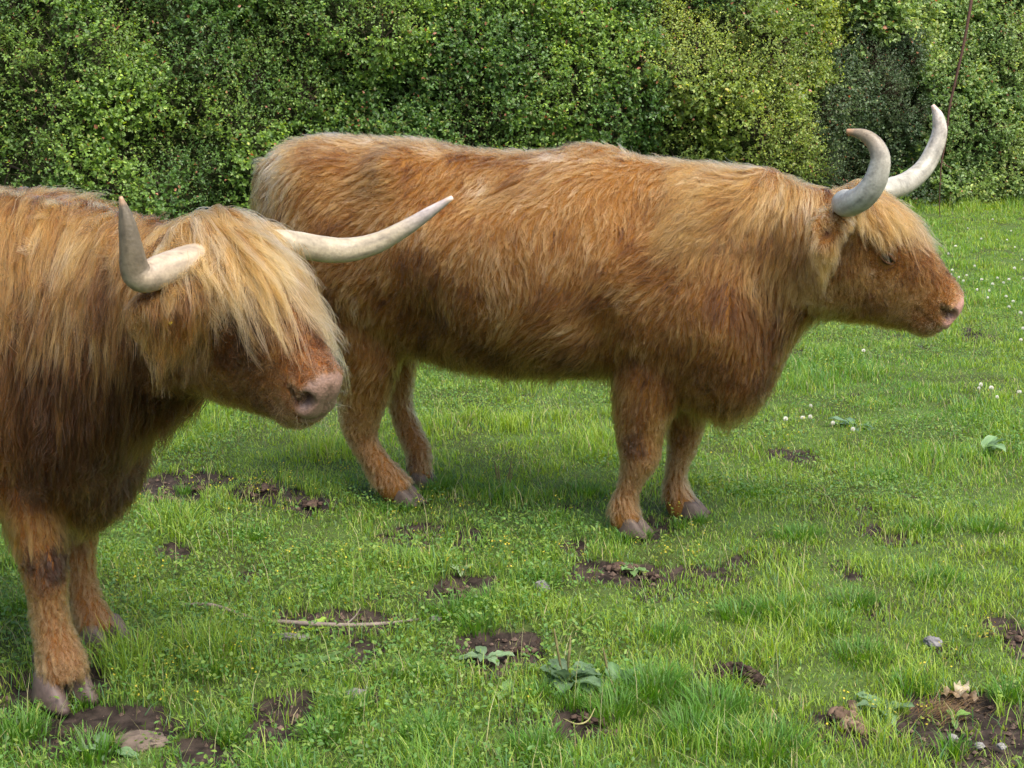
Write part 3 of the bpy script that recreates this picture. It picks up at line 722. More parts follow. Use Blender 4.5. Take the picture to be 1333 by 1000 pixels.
def hair_object(name, cow, guides, roots, nkids_idx, K, clump, radius, colfun, lscale=(.65, 1.1), wave=.002, wfreq=2.2, frizz=.001, spread=.35, label=None, ucoat=.16):
    """children strands: each follows its guide (nkids_idx) and gathers towards it at the tip"""
    G_ = guides[nkids_idx]; n = len(roots); K1 = G_.shape[1]
    f = np.linspace(0, 1, K1)[None, :, None]
    rel = G_ - G_[:, :1]
    ls = rs.uniform(lscale[0], lscale[1], n)[:, None, None]
    under = rs.uniform(0, 1, n) < ucoat; ls = np.where(under[:, None, None], ls * .55, ls)
    own = roots[:, None] + rel * ls
    off = roots - G_[:, 0]
    cl = (np.clip(rs.normal(0, .15, n) + clump, 0, 1)[:, None, None]) * f ** .8
    gath = G_[:, :1] + rel * ls + off[:, None] * spread
    pos = own * (1 - cl) + gath * cl
    # waviness shared within a clump, plus fine per strand frizz
    T = nrm(rel[:, -1]); A = nrm(np.cross(T, rs.normal(0, 1, (len(guides), 3))[nkids_idx])); B = np.cross(T, A)
    ph = rs.uniform(0, 6.28, (len(guides), 2))[nkids_idx]; fr = (wfreq * rs.uniform(.7, 1.4, len(guides)))[nkids_idx]
    ww = (wave * rs.uniform(.3, 1.6, len(guides)))[nkids_idx] if np.ndim(wave) == 0 else wave[nkids_idx]
    amp = (ww[:, None] * f[0, :, 0][None] ** .7)
    pos = pos + A[:, None] * (amp * np.sin(6.283 * fr[:, None] * f[0, :, 0][None] + ph[:, :1]))[..., None] + B[:, None] * (amp * .6 * np.cos(6.283 * fr[:, None] * .8 * f[0, :, 0][None] + ph[:, 1:]))[..., None]
    pos = pos + np.cumsum(rs.normal(0, 1, pos.shape), 1) * frizz * (f > 0)
    stray = rs.uniform(0, 1, n) < .03
    pos = pos + stray[:, None, None] * f ** 1.2 * rs.normal(0, .012, (n, 1, 3))
    hc = bpy.data.hair_curves.new(name); hc.add_curves([K1] * n)
    hc.attributes['position'].data.foreach_set('vector', pos.astype(np.float32).ravel())
    r_ = np.linspace(1, .22, K1)[None] * (radius * rs.uniform(.7, 1.3, n))[:, None]
    ra = hc.attributes.get('radius') or hc.attributes.new('radius', 'FLOAT', 'POINT'); ra.data.foreach_set('value', r_.astype(np.float32).ravel())
    cc = np.ones((n, 4), np.float32); cc[:, :3] = np.clip(colfun(roots, nkids_idx) * np.where(under, .5, 1.)[:, None], 0.004, .92)
    ca = hc.attributes.new('Col', 'FLOAT_COLOR', 'CURVE'); ca.data.foreach_set('color', cc.ravel())
    hc.materials.append(M_HAIR)
    return link(name, hc, cow.root, label=label)
def nearest_guides(GP, P, jitter=.0):
    kd = KDTree(len(GP))
    for i, p in enumerate(GP): kd.insert(p, i)
    kd.balance(); out = np.empty(len(P), int); Q = P + rs.normal(0, jitter, P.shape) if jitter else P
    for i in range(len(P)): out[i] = kd.find(Q[i])[1]
    return out

def headmask(cow, p):
    h = cow.hi(p)
    return (h[:, 0] > -.01) & (h[:, 0] < .55) & (h[:, 2] < .12) & (h[:, 2] > -.34) & (np.abs(h[:, 1]) < .17)
def legmask(cow, p):
    m = np.zeros(len(p), bool)
    for lg in cow.spec['legs']:
        q_ = np.array(lg['path']); q_ = q_[np.argsort(q_[:, 2])]
        m |= (np.hypot(p[:, 0] - np.interp(p[:, 2], q_[:, 2], q_[:, 0]), p[:, 1] - np.interp(p[:, 2], q_[:, 2], q_[:, 1])) < .095) & (p[:, 2] < .52)
    return m
def earmask(cow, p):
    m = np.zeros(len(p), bool)
    for e_ in cow.spec['ears']:
        pt = catmull(np.array(e_['path']), 3)
        d = np.min(np.linalg.norm(p[:, None] - pt[None, 4:], axis=2), 1); m |= d < max(np.array(e_['rad']).max() * 1.25, .03)
    return m
def cow_flow(cow):
    sp = cow.spec
    def flow(p, nn):
        F = np.tile(np.array([-.45, 0, -1.]), (len(p), 1))
        up = np.clip(nn[:, 2], 0, 1)[:, None]
        side = np.sign(p[:, 1:2] - sp.get('tc', 0.)) * np.abs(p[:, 1:2]) ** .3
        F = F + up * np.concatenate([np.full((len(p), 1), -.7), side * 1.0, np.zeros((len(p), 1))], 1)
        nk = sstep(sp['neck0'], sp['neck0'] + .25, p[:, 0])[:, None]
        F = F * (1 - nk) + nk * (np.array([[-.12, 0, -1.]]) + up * np.concatenate([np.full((len(p), 1), .1), side * .9, np.zeros((len(p), 1))], 1))
        rp = (1 - sstep(sp['rump0'], sp['rump0'] + .35, p[:, 0]))[:, None]
        F = F + rp * np.array([[-.35, 0, -.4]])
        lg = (1 - sstep(.36, .52, p[:, 2]))[:, None]
        F = F * (1 - lg) + lg * np.array([[.02, 0, -1.]])
        # swirling cowlicks
        s1 = vn(p, .22, 201) - .5; s2 = vn(p, .10, 203) - .5
        ang = (s1 * 1.9 + s2 * 1.3) * (1 - .75 * nk[:, 0]) * (1 - .6 * lg[:, 0])
        ax = nn; c_, s_ = np.cos(ang)[:, None], np.sin(ang)[:, None]
        F = F * c_ + np.cross(ax, F) * s_
        hm = headmask(cow, p)
        if hm.any():
            hF = np.array([.35, 0, -.75]) + 0 * p[hm]
            h = cow.hi(p[hm]); front = sstep(-.05, .02, h[:, 2])[:, None]
            hF = hF * (1 - front) + np.array([.9, 0, -.2]) * front + np.stack([0 * h[:, 0], np.sign(h[:, 1]) * .4, 0 * h[:, 0]], 1) * front
            sw = (vn(p[hm], .07, 211) - .5)[:, None] * 1.3
            hF = hF @ cow.H.T; hF = hF + np.cross(nn[hm], hF) * sw
            F[hm] = hF
        return F
    return flow
def ramp(t, cols):
    t = np.clip(t * .8 if len(cols) == 6 else t, 0, 1) * (len(cols) - 1); i = np.minimum(t.astype(int), len(cols) - 2); f = (t - i)[:, None]
    cols = np.array(cols); return cols[i] * (1 - f) + cols[i + 1] * f
FUR = [(.042, .017, .006), (.108, .044, .012), (.24, .112, .028), (.375, .195, .060), (.56, .325, .147), (.70, .47, .28)]
def coat(cow, n, ng, name='coat', label=None):
    sp = cow.spec; flow = cow_flow(cow)
    def wf(p, fn):
        h = cow.hi(p); near = 1 - .62 * sstep(.05, .2, p[:, 1] - sp.get('tc', 0.))
        hd = headmask(cow, p); w_ = np.ones(len(p)) * near
        w_[hd] *= 3.2
        w_ *= 1 + 1.3 * (p[:, 2] < .40)
        mz = hd & (h[:, 0] + .25 * np.clip(h[:, 2] + .11, -1, 0) > .442); w_[mz] *= .0
        eye = np.minimum(np.linalg.norm(h - np.array([.19, -.108, -.068]), axis=1), np.linalg.norm(h - np.array([.19, .108, -.068]), axis=1)) < .031
        w_[eye] = 0
        for (c_, r_) in sp.get('earholes', []): w_[np.linalg.norm((p - c_) / r_, axis=1) < .85] = 0
        w_[p[:, 2] < .075] = 0
        if 'cut' in sp: w_[p[:, 0] < sp['cut']] *= .35
        return w_
    GPp, GN = sample_roots(cow, ng, wf)
    def length(p):
        h = cow.hi(p); Ln = np.full(len(p), sp['len'])
        nk = sstep(sp['neck0'] - .05, sp['neck0'] + .2, p[:, 0]); Ln = Ln * (1 - nk) + sp['necklen'] * nk; Ln = np.where(p[:, 0] > sp['neck0'], Ln * (.45 + .55 * sstep(.5, .85, p[:, 2])), Ln); Ln = np.where(p[:, 0] > sp.get('earx', 9), .055, Ln)
        top = sstep(.0, .25, p[:, 2] - sp['ztop'] + .25); Ln *= 1 + .25 * top * nk
        Ln = np.where(p[:, 2] < .42, sp.get('leglen', .05), Ln)
        Ln = np.where(p[:, 2] < .15, .042, Ln)
        hd = headmask(cow, p); f_ = sstep(-.02, .12, h[:, 0]); hl_ = (.06 * (1 - f_) +   .034 * f_) * (1 - .62 * sstep(.30, .40, h[:, 0]))
        eyd = np.minimum(np.linalg.norm(h - np.array([.19, -.108, -.068]), axis=1), np.linalg.norm(h - np.array([.19, .108, -.068]), axis=1)); hl_ = hl_ * (.16 + .84 * sstep(.032, .085, eyd)); Ln = np.where(hd, hl_, Ln)
        em = earmask(cow, p); Ln = np.where(em, .040, Ln)
        rp = 1 - sstep(sp['rump0'], sp['rump0'] + .3, p[:, 0]); Ln *= 1 + .5 * rp * (p[:, 2] > .55)
        return Ln * (.75 + .5 * vn(p, .06, 301))
    Ln = length(GPp); hd = headmask(cow, GPp)
    lift = np.where(hd, .22, .38); lift = lift * (.6 + .8 * vn(GPp, .05, 303))
    g = grow(cow, GPp, GN, Ln, flow, 6, lift, .18, .003, np.minimum(.30 * Ln, .03) )
    RP, RN = sample_roots(cow, n, wf)
    idx = nearest_guides(GPp, RP, .002)
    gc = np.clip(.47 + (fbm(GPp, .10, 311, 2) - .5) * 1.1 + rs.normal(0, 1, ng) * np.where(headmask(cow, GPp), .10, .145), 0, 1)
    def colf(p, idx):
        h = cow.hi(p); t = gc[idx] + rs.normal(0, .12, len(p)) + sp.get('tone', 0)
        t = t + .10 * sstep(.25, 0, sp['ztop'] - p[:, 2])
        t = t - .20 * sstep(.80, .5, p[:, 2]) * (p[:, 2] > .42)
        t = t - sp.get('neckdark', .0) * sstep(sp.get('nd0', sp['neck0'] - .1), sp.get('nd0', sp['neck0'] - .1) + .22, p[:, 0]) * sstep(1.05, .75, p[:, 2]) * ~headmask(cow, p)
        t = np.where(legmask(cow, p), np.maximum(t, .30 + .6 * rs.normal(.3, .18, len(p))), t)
        t = t + np.where(earmask(cow, p), .15, 0) - np.where(headmask(cow, p), sp.get('faceshade', 0.), 0)  # head fur darkened: mostly painted shade under the forelock, partly its brown coat
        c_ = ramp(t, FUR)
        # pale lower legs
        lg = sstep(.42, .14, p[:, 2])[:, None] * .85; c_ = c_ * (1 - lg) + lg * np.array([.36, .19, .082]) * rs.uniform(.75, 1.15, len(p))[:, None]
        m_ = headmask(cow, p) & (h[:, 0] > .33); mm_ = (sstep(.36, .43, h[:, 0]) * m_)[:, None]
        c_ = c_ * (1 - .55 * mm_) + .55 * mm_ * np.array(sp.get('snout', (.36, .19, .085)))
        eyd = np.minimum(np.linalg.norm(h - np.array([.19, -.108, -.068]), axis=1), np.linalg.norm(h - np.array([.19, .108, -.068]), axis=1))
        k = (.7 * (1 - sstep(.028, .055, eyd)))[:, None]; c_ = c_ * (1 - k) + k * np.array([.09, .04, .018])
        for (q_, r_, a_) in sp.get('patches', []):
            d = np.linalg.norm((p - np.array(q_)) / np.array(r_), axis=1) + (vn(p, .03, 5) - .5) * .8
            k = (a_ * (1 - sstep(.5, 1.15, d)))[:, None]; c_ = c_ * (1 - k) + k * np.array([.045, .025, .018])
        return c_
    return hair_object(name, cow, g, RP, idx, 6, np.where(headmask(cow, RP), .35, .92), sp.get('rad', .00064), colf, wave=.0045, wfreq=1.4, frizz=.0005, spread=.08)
def locks(cow, name, n, ng, rootw, lenf, flow, dirf=None, K=9, lift=.5, grav=.35, off=(.01, .03), rad=.0007, tone=.65, wave=.006, freq=2., clump=.75, stiff=.6, jit=.006, spread=.3, wob=.06, var=.16, tonef=None):
    GPp, GN = sample_roots(cow, ng, rootw); Ln = lenf(GPp)
    d0 = dirf(GPp, GN) if dirf else None
    o1 = off[0] + (off[1] - off[0]) * rs.uniform(0, 1, ng)
    g = grow(cow, GPp, GN, Ln, flow, K, lift, grav, off[0] * .5, o1, wob, d0, stiff)
    RP, RN = sample_roots(cow, n, rootw); idx = nearest_guides(GPp, RP, jit)
    gc = tone + rs.normal(0, var, ng)
    def colf(p, idx): return ramp(gc[idx] + rs.normal(0, .10, len(p)) + (tonef(p) if tonef else 0), FUR)
    return hair_object(name, cow, g, RP, idx, K, clump, rad, colf, wave=wave, wfreq=freq, frizz=.0009, spread=spread, lscale=(.6, 1.08))

def stations(cow, rows, fr=.5):
    out = []
    for r_ in rows:
        px, yt, yb, w_ = r_[:4]; t_ = r_[4] if len(r_) > 4 else 0.; f = r_[5] if len(r_) > 5 else fr
        a = cow.pl(px, yt, t_); b_ = cow.pl(px, yb, t_); out.append((a[0], a[2], b_[0], b_[2], w_, t_, f))
    return out
def legpath(cow, rows, t):
    """rows: px centre, py, half-width px, lateral half-width m, [t]"""
    P_, Rr = [], []
    for r_ in rows:
        tt = r_[4] if len(r_) > 4 else t
        a = cow.pl(r_[0], r_[1], tt); b_ = cow.pl(r_[0] + r_[2], r_[1], tt); P_.append(a); Rr.append((abs(b_[0] - a[0]), r_[3]))
    return P_, Rr
# ---- the far cow, side on
cb = Cow((.065, 4.80, 0), R(18), None)
T_ = stations(cb, [(356, 215, 300, .06, 0), (366, 198, 360, .15, 0), (388, 187, 405, .22, 0), (425, 181, 430, .28, 0), (480, 181, 448, .31, 0), (545, 188, 455, .33, 0), (620, 196, 472, .365, 0, .47), (700, 200, 480, .375, 0, .47),
    (780, 198, 480, .35, 0, .47), (850, 207, 500, .31, 0), (905, 216, 525, .28, 0), (955, 222, 540, .25, 0), (990, 228, 520, .21, 0), (1020, 235, 468, .175, 0), (1055, 243, 415, .145, 0), (1095, 250, 408, .12, 0)])
LEGS = []
def leg(cow, rows, t, hoofpx, hyaw=0, hk=1., hcol=(.085, .060, .046), hz=0):
    P_, Rr = legpath(cow, rows, t)
    c0 = cow.pl(hoofpx[0], hoofpx[1], hoofpx[2] if len(hoofpx) > 2 else t); c0[2] = hz
    return dict(path=P_, rad=Rr, hoof=c0, hyaw=hyaw, hk=hk, hcol=hcol)
# near fore, far fore, near hind, far hind
LEGS = [leg(cb, [(855, 400, 40, .06), (846, 470, 52, .09), (838, 525, 40, .08), (832, 562, 29, .064), (833, 592, 25, .056), (824, 618, 15, .042), (817, 638, 13, .038), (812, 656, 16, .043), (812, 672, 20, .048), (818, 686, 20, .048)], -.158, (821, 694), .1, .82),
        leg(cb, [(880, 440, 40, .06), (888, 500, 38, .075), (891, 545, 27, .06), (889, 575, 19, .050), (882, 602, 13, .040), (879, 624, 13, .038), (880, 642, 17, .044), (886, 658, 20, .046), (894, 668, 19, .044)], .091, (899, 673), -.1, .78),
        leg(cb, [(440, 330, 60, .06, -.16), (462, 400, 54, .11, -.15), (476, 455, 45, .10, -.13), (473, 505, 32, .076, -.11), (468, 548, 23, .055, -.095), (474, 576, 16, .042, -.085), (490, 602, 16, .040, -.08), (506, 626, 20, .047, -.078), (522, 645, 21, .047, -.077)], -.077, (528, 653), .05, .78),
        leg(cb, [(480, 380, 50, .06, .12), (512, 440, 30, .09, .13), (520, 485, 17, .065, .14), (521, 525, 13, .050), (532, 560, 14, .043), (544, 585, 15, .043), (546, 606, 13, .040), (547, 624, 15, .042)], .146, (549, 633), .05, .78)]
poll = cb.pl(1116, 260, 0)
cb.head_frame(poll, R(2), R(36), R(0), .96)
def hp(cow, *rows): return [cow.pl(a, b_, t) for (a, b_, t) in rows]
tail = hp(cb, (352, 215, 0), (345, 260, -.01), (346, 330, -.02), (348, 410, -.02), (352, 480, -.02))
EARH = (cb.pl(1076, 302, -.305), np.array([.020, .04, .026]))
FORMS = [(EARH[0], (.020, .04, .026), -.016), (cb.pl(602, 248, -.30), (.16, .2, .10), -.052), (cb.pl(828, 262, -.28), (.10, .2, .16), -.042), (cb.pl(552, 415, -.28), (.13, .2, .14), -.050), (cb.pl(778, 440, -.32), (.08, .2, .16), -.040),
         (cb.pl(1000, 400, -.2), (.09, .2, .18), -.042), (cb.pl(505, 222, -.22), (.08, .2, .06), .045), (cb.pl(925, 420, -.26), (.12, .2, .14), .042), (cb.pl(690, 350, -.36), (.22, .2, .18), .015),
         (cb.pl(385, 230, -.18), (.08, .2, .10), .020), (cb.pl(440, 250, -.26), (.10, .2, .12), -.015)]
cb.spec = dict(name='highland_cow', label='far highland cow standing side on, ginger coat, both upswept horns before the hedge', torso=T_, hs=.96,
    lobes=[(cb.pl(835, 345, -.17), (.17, .10, .26)), (cb.pl(835, 345, .17), (.17, .10, .26)), (cb.pl(430, 300, -.17), (.19, .12, .26)), (cb.pl(430, 300, .17), (.19, .12, .26)), (cb.pl(955, 480, 0), (.12, .12, .14)), (cb.pl(770, 196, 0), (.10, .08, .012)), (cb.pl(988, 226, 0), (.08, .07, .014))],
    ears=[dict(path=[cb.hl((.0, -.10, -.03)), cb.pl(1090, 287, -.21), cb.pl(1078, 298, -.265), cb.pl(1072, 318, -.295), cb.pl(1077, 342, -.30)], rad=[(.03, .03), (.045, .024), (.056, .018), (.044, .016), (.014, .010)], up=(0, 1, 0)),
          dict(path=[cb.hl((.0, .10, -.03)), cb.hl((-.01, .16, -.05)), cb.hl((-.02, .21, -.08)), cb.hl((-.02, .25, -.12))], rad=[(.03, .03), (.045, .026), (.035, .02), (.012, .01)])],
    legs=LEGS, tail=tail,
    horns=[dict(path=hp(cb, (1128, 256, -.06), (1112, 263, -.14), (1100, 264, -.22), (1106, 265, -.28), (1124, 256, -.325), (1139, 236, -.345), (1146, 208, -.35), (1139, 188, -.345), (1124, 176, -.34), (1102, 171, -.335)),
                rad=[.036, .038, .0385, .038, .036, .033, .028, .023, .017, .007], base=(.40, .385, .335), tip=(.22, .175, .12), point=(.42, .24, .13), t0=.55, t1=.88),
           dict(path=hp(cb, (1140, 252, .06), (1158, 246, .16), (1180, 238, .25), (1202, 220, .31), (1216, 195, .34), (1223, 172, .35), (1221, 152, .35), (1214, 137, .345)),
                rad=[.034, .035, .034, .031, .028, .024, .018, .006], base=(.40, .38, .32), tip=(.50, .45, .40), point=(.62, .42, .36))],
    under=(.17, .080, .022), skin=(.40, .22, .17), len=.055, earx=.95, forms=FORMS, earholes=[EARH], necklen=.10, neck0=.62, rump0=-.85, ztop=1.2, leglen=.030, tone=.03, neckdark=.18,
    patches=[(cb.pl(828, 578, -.2), (.05, .1, .06), .85), (cb.pl(835, 532, -.2), (.05, .1, .07), .6), (cb.pl(885, 570, .05), (.03, .1, .05), .5), (cb.pl(535, 600, .1), (.02, .1, .04), .6)])
build_cow(cb)
coat(cb, 180000, 15000)
hdn = lambda p, nn: np.tile(np.array([-.1, 0, -1.]), (len(p), 1))
# crest and mane
def w_mane(p, fn): h = cb.hi(p); return ((p[:, 0] > .52) & (p[:, 2] > .93) & (p[:, 0] < .87) & ~headmask(cb, p) & ~earmask(cb, p)) * (1 + 1.5 * (fn[:, 2] > .3)) * (1 - .5 * (p[:, 1] > .05))
locks(cb, 'mane', 15000, 900, w_mane, lambda p: .10 + .06 * rs.uniform(0, 1, len(p)), cow_flow(cb), tone=.52, lift=.4, off=(.008, .025), wave=.006)
def w_fore(p, fn): h = cb.hi(p); return ((h[:, 0] > -.06) & (h[:, 0] < .085) & (np.abs(h[:, 1]) < .115) & (h[:, 2] > -.03) & ~earmask(cb, p)) * 1.
def d_fore(p, nn):
    h = cb.hi(p); d = np.stack([.9 + 0 * h[:, 0], h[:, 1] * 7, .55 + 0 * h[:, 0]], 1) + rs.normal(0, .2, h.shape); return d @ cb.H.T
def f_fore(p, nn): h = cb.hi(p); return np.stack([1.0 + 0 * h[:, 0], np.clip(h[:, 1] * 4, -.7, .7), -.15 + 0 * h[:, 0]], 1) @ cb.H.T + np.array([0, 0, -.25])
locks(cb, 'forelock', 8000, 420, w_fore, lambda p: (.11 + .09 * sstep(-.09, -.03, cb.hi(p)[:, 1])) + .05 * rs.uniform(0, 1, len(p)), f_fore, d_fore, tone=.62, grav=.22, off=(.008, .035), wave=.006, clump=.85)
def w_ear(p, fn): return (earmask(cb, p) & (np.linalg.norm((p - EARH[0]) / EARH[1], axis=1) > 1.1)) * (1. + 1. * (p[:, 2] < 1.0))
locks(cb, 'ear_fringe', 3200, 170, w_ear, lambda p: .03 + .11 * rs.uniform(0, 1, len(p)) * sstep(1.06, .95, p[:, 2]), hdn, None, K=7, tone=.74, grav=.5, off=(.008, .03), lift=.7, wave=.004)
def w_tail(p, fn): return ((p[:, 0] < -.93) & (p[:, 2] < 1.12)) * 1. + ((p[:, 0] < -.86) & (p[:, 2] >= .9)) * .6
locks(cb, 'tail_hair', 7000, 420, w_tail, lambda p: .12 + .10 * rs.uniform(0, 1, len(p)), hdn, None, tone=.42, grav=.5, off=(.01, .03))
# belly and brisket fringe
def w_fr(p, fn): return ((fn[:, 2] < -.35) & (p[:, 2] < .62) & (p[:, 2] > .36)) * (1. + 1.5 * (p[:, 0] > .55))
locks(cb, 'belly_fringe', 7000, 600, w_fr, lambda p: .05 + .05 * rs.uniform(0, 1, len(p)), hdn, None, K=6, tone=.35, grav=.4, off=(.005, .02), lift=.5)

def w_wh(p, fn): h = cb.hi(p); return ((h[:, 0] > .40) & (h[:, 2] < -.09) & headmask(cb, p)) * 1.
locks(cb, 'whiskers', 60, 60, w_wh, lambda p: .03 + .03 * rs.uniform(0, 1, len(p)), lambda p, nn: nn + np.array([0, 0, -.2]), None, K=5, tone=1.1, grav=.1, lift=2., rad=.0004)
# ---- the near cow, head turned towards the camera
cf = Cow((-1.515, 3.50, 0), R(8), None)
rear = []
for (s_, zt, zb, w_, fr) in [(-1.10, 1.13, .90, .06, .5), (-1.08, 1.17, .78, .15, .5), (-1.02, 1.19, .68, .22, .5), (-.92, 1.205, .60, .28, .5), (-.75, 1.205, .55, .31, .5), (-.55, 1.19, .52, .33, .5),
                             (-.32, 1.18, .49, .365, .47), (-.08, 1.17, .47, .37, .47), (.13, 1.175, .47, .35, .47)]:
    rear.append((s_, zt, s_, zb, w_, 0., fr))
T_ = rear + stations(cf, [(-10, 252, 630, .30, -.01), (45, 253, 655, .28, -.02), (92, 262, 660, .25, -.03), (130, 272, 650, .22, -.05), (160, 281, 595, .19, -.08), (190, 290, 550, .165, -.11), (226, 298, 520, .15, -.15), (262, 303, 505, .12, -.19)])
LEGS = [leg(cf, [(20, 480, 50, .07), (24, 570, 46, .09), (34, 640, 32, .075), (46, 690, 27, .06), (58, 740, 24, .055), (63, 785, 19, .045), (70, 825, 21, .046), (80, 862, 27, .056), (84, 885, 28, .056)], -.166, (80, 903), .6, 1.08, (.095, .066, .055)),
        leg(cf, [(100, 560, 45, .07), (104, 640, 30, .06), (104, 690, 20, .050), (104, 735, 16, .045), (108, 770, 17, .044), (118, 805, 22, .050), (128, 826, 24, .05)], .151, (134, 838), .45, 1.0, (.095, .066, .055)),
        dict(path=[(-.86, -.17, .85), (-.80, -.16, .66), (-.78, -.14, .52), (-.82, -.13, .40), (-.84, -.12, .30), (-.79, -.12, .20), (-.76, -.12, .12), (-.73, -.12, .05)], rad=[(.13, .08), (.13, .11), (.09, .09), (.06, .06), (.048, .045), (.044, .042), (.05, .046), (.05, .046)], hoof=(-.72, -.12, 0)),
        dict(path=[(-.86, .17, .85), (-.84, .16, .66), (-.86, .15, .52), (-.92, .14, .40), (-.94, .14, .30), (-.91, .14, .20), (-.89, .14, .12), (-.86, .14, .05)], rad=[(.13, .08), (.13, .11), (.09, .09), (.06, .06), (.048, .045), (.044, .042), (.05, .046), (.05, .046)], hoof=(-.85, .14, 0))]
cf.head_frame(cf.pl(279, 308, -.22), R(30), R(33), R(4), .94)
cf.spec = dict(name='highland_cow', label='near highland cow at the left edge, long blond forelock over its eyes, wide horns', torso=T_, hs=1.0,
    lobes=[((.38, -.17, .80), (.17, .10, .25)), ((.38, .17, .80), (.17, .10, .25)), ((-.85, -.17, .88), (.19, .12, .26)), ((-.85, .17, .88), (.19, .12, .26)), (cf.pl(110, 600, -.03), (.13, .14, .14))],
    ears=[dict(path=[cf.hl((.0, -.09, -.05))] + [cf.pl(a, b_, t) for a, b_, t in ((250, 378, -.38), (222, 392, -.41), (192, 398, -.44), (170, 402, -.455))], rad=[(.03, .03), (.042, .026), (.048, .022), (.034, .018), (.012, .010)]),
          dict(path=[cf.hl((-.0, .10, -.03)), cf.hl((-.01, .16, -.05)), cf.hl((-.02, .21, -.08)), cf.hl((-.02, .25, -.12))], rad=[(.03, .03), (.045, .026), (.035, .02), (.012, .01)])],
    legs=LEGS, tail=[(-1.10, 0, 1.12), (-1.14, 0, 1.0), (-1.15, 0, .82), (-1.14, 0, .62), (-1.13, 0, .45)],
    horns=[dict(path=hp(cf, (284, 328, -.25), (248, 338, -.345), (212, 352, -.42), (188, 361, -.46), (176, 352, -.475), (171, 325, -.485), (165, 288, -.49), (157, 256, -.495)),
                rad=[.028, .032, .034, .032, .030, .024, .0165, .0035], base=(.38, .305, .22), tip=(.13, .105, .07), point=(.40, .24, .14), t0=.42, t1=.66),
           dict(path=hp(cf, (322, 312, -.165), (374, 317, -.09), (440, 326, 0.), (486, 318, .02), (526, 298, .03), (560, 276, .03), (589, 257, .03)),
                rad=[.026, .030, .029, .0245, .019, .013, .005], base=(.42, .36, .26), tip=(.42, .36, .34), point=(.72, .56, .46), t0=.6, t1=.85)],
    under=(.19, .085, .027), faceshade=.32, snout=(.25, .135, .07), skin=(.20, .122, .088), len=.075, necklen=.15, neck0=.18, rump0=-1.05, ztop=1.19, leglen=.035, tone=-.02, neckdark=.50, nd0=.34, tc=-.03, cut=-.25,
    patches=[(cf.pl(62, 735, -.22), (.07, .14, .075), .97), (cf.pl(100, 700, .1), (.03, .1, .05), .6), (cf.pl(150, 620, -.15), (.09, .2, .14), .6)])
build_cow(cf)
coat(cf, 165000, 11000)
def w_mane(p, fn): return ((p[:, 0] > -.45) & (p[:, 2] > .55) & ~headmask(cf, p) & ~earmask(cf, p)) * (1 + 2.2 * (fn[:, 2] > .25)) * (1 - .6 * (p[:, 1] > .05))
locks(cf, 'mane', 42000, 1500, w_mane, lambda p: (.07 + .20 * rs.uniform(0, 1, len(p))) * sstep(.35, 1.0, p[:, 2]), cow_flow(cf), tone=.34, lift=.45, off=(.012, .045), wave=.009, K=11, grav=.45, var=.2, tonef=lambda p: -.45 * sstep(.34, .52, p[:, 0]) * sstep(1.14, .95, p[:, 2]) - .15 * sstep(1.0, .7, p[:, 2]) + .12 * sstep(1.05, 1.15, p[:, 2]))
def w_fore(p, fn): h = cf.hi(p); return ((h[:, 0] > -.08) & (h[:, 0] < .06) & (np.abs(h[:, 1]) < .135) & (h[:, 2] > -.055) & ~earmask(cf, p)) * 1.
def d_fore(p, nn):
    h = cf.hi(p); d = np.stack([.9 + 0 * h[:, 0], h[:, 1] * 4 + .0, .08 + 0 * h[:, 0]], 1) + rs.normal(0, .18, h.shape); return d @ cf.H.T
def f_fore(p, nn): h = cf.hi(p); return np.stack([1.0 + 0 * h[:, 0], np.clip(h[:, 1] * 2, -.25, .2) - .02, 0 * h[:, 0]], 1) @ cf.H.T + np.array([0, 0, -.22])
def l_fore(p): h = cf.hi(p); return (.15 + .19 * sstep(-.11, -.02, h[:, 1])) * rs.uniform(.65, 1.12, len(p))
locks(cf, 'forelock', 15000, 480, w_fore, l_fore, f_fore, d_fore, tone=.73, grav=.18, off=(.012, .034), wave=.018, clump=.93, K=12, freq=1.0, var=.24, spread=.12)
def w_ear(p, fn): return earmask(cf, p) * 1.
locks(cf, 'ear_fringe', 6500, 320, w_ear, lambda p: .05 + .13 * rs.uniform(0, 1, len(p)) ** 1.6, hdn, None, K=8, tone=.40, var=.2, grav=.5, off=(.008, .03), lift=.7, wave=.006)
def w_tail(p, fn): return (p[:, 0] < -1.06) * 1.
locks(cf, 'tail_hair', 4000, 200, w_tail, lambda p: .16 + .12 * rs.uniform(0, 1, len(p)), hdn, None, tone=.6, grav=.5, off=(.01, .03))
def w_fr(p, fn): return ((fn[:, 2] < -.3) & (p[:, 2] < .62) & (p[:, 2] > .34)) * (1. + 2.5 * (p[:, 0] > .3))
locks(cf, 'belly_fringe', 6000, 500, w_fr, lambda p: .05 + .05 * rs.uniform(0, 1, len(p)), hdn, None, K=6, tone=.3, grav=.4, off=(.005, .02), lift=.5)

def w_wh(p, fn): h = cf.hi(p); return ((h[:, 0] > .40) & (h[:, 2] < -.09) & headmask(cf, p)) * 1.
locks(cf, 'whiskers', 60, 60, w_wh, lambda p: .03 + .03 * rs.uniform(0, 1, len(p)), lambda p, nn: nn + np.array([0, 0, -.2]), None, K=5, tone=1.1, grav=.1, lift=2., rad=.0004)
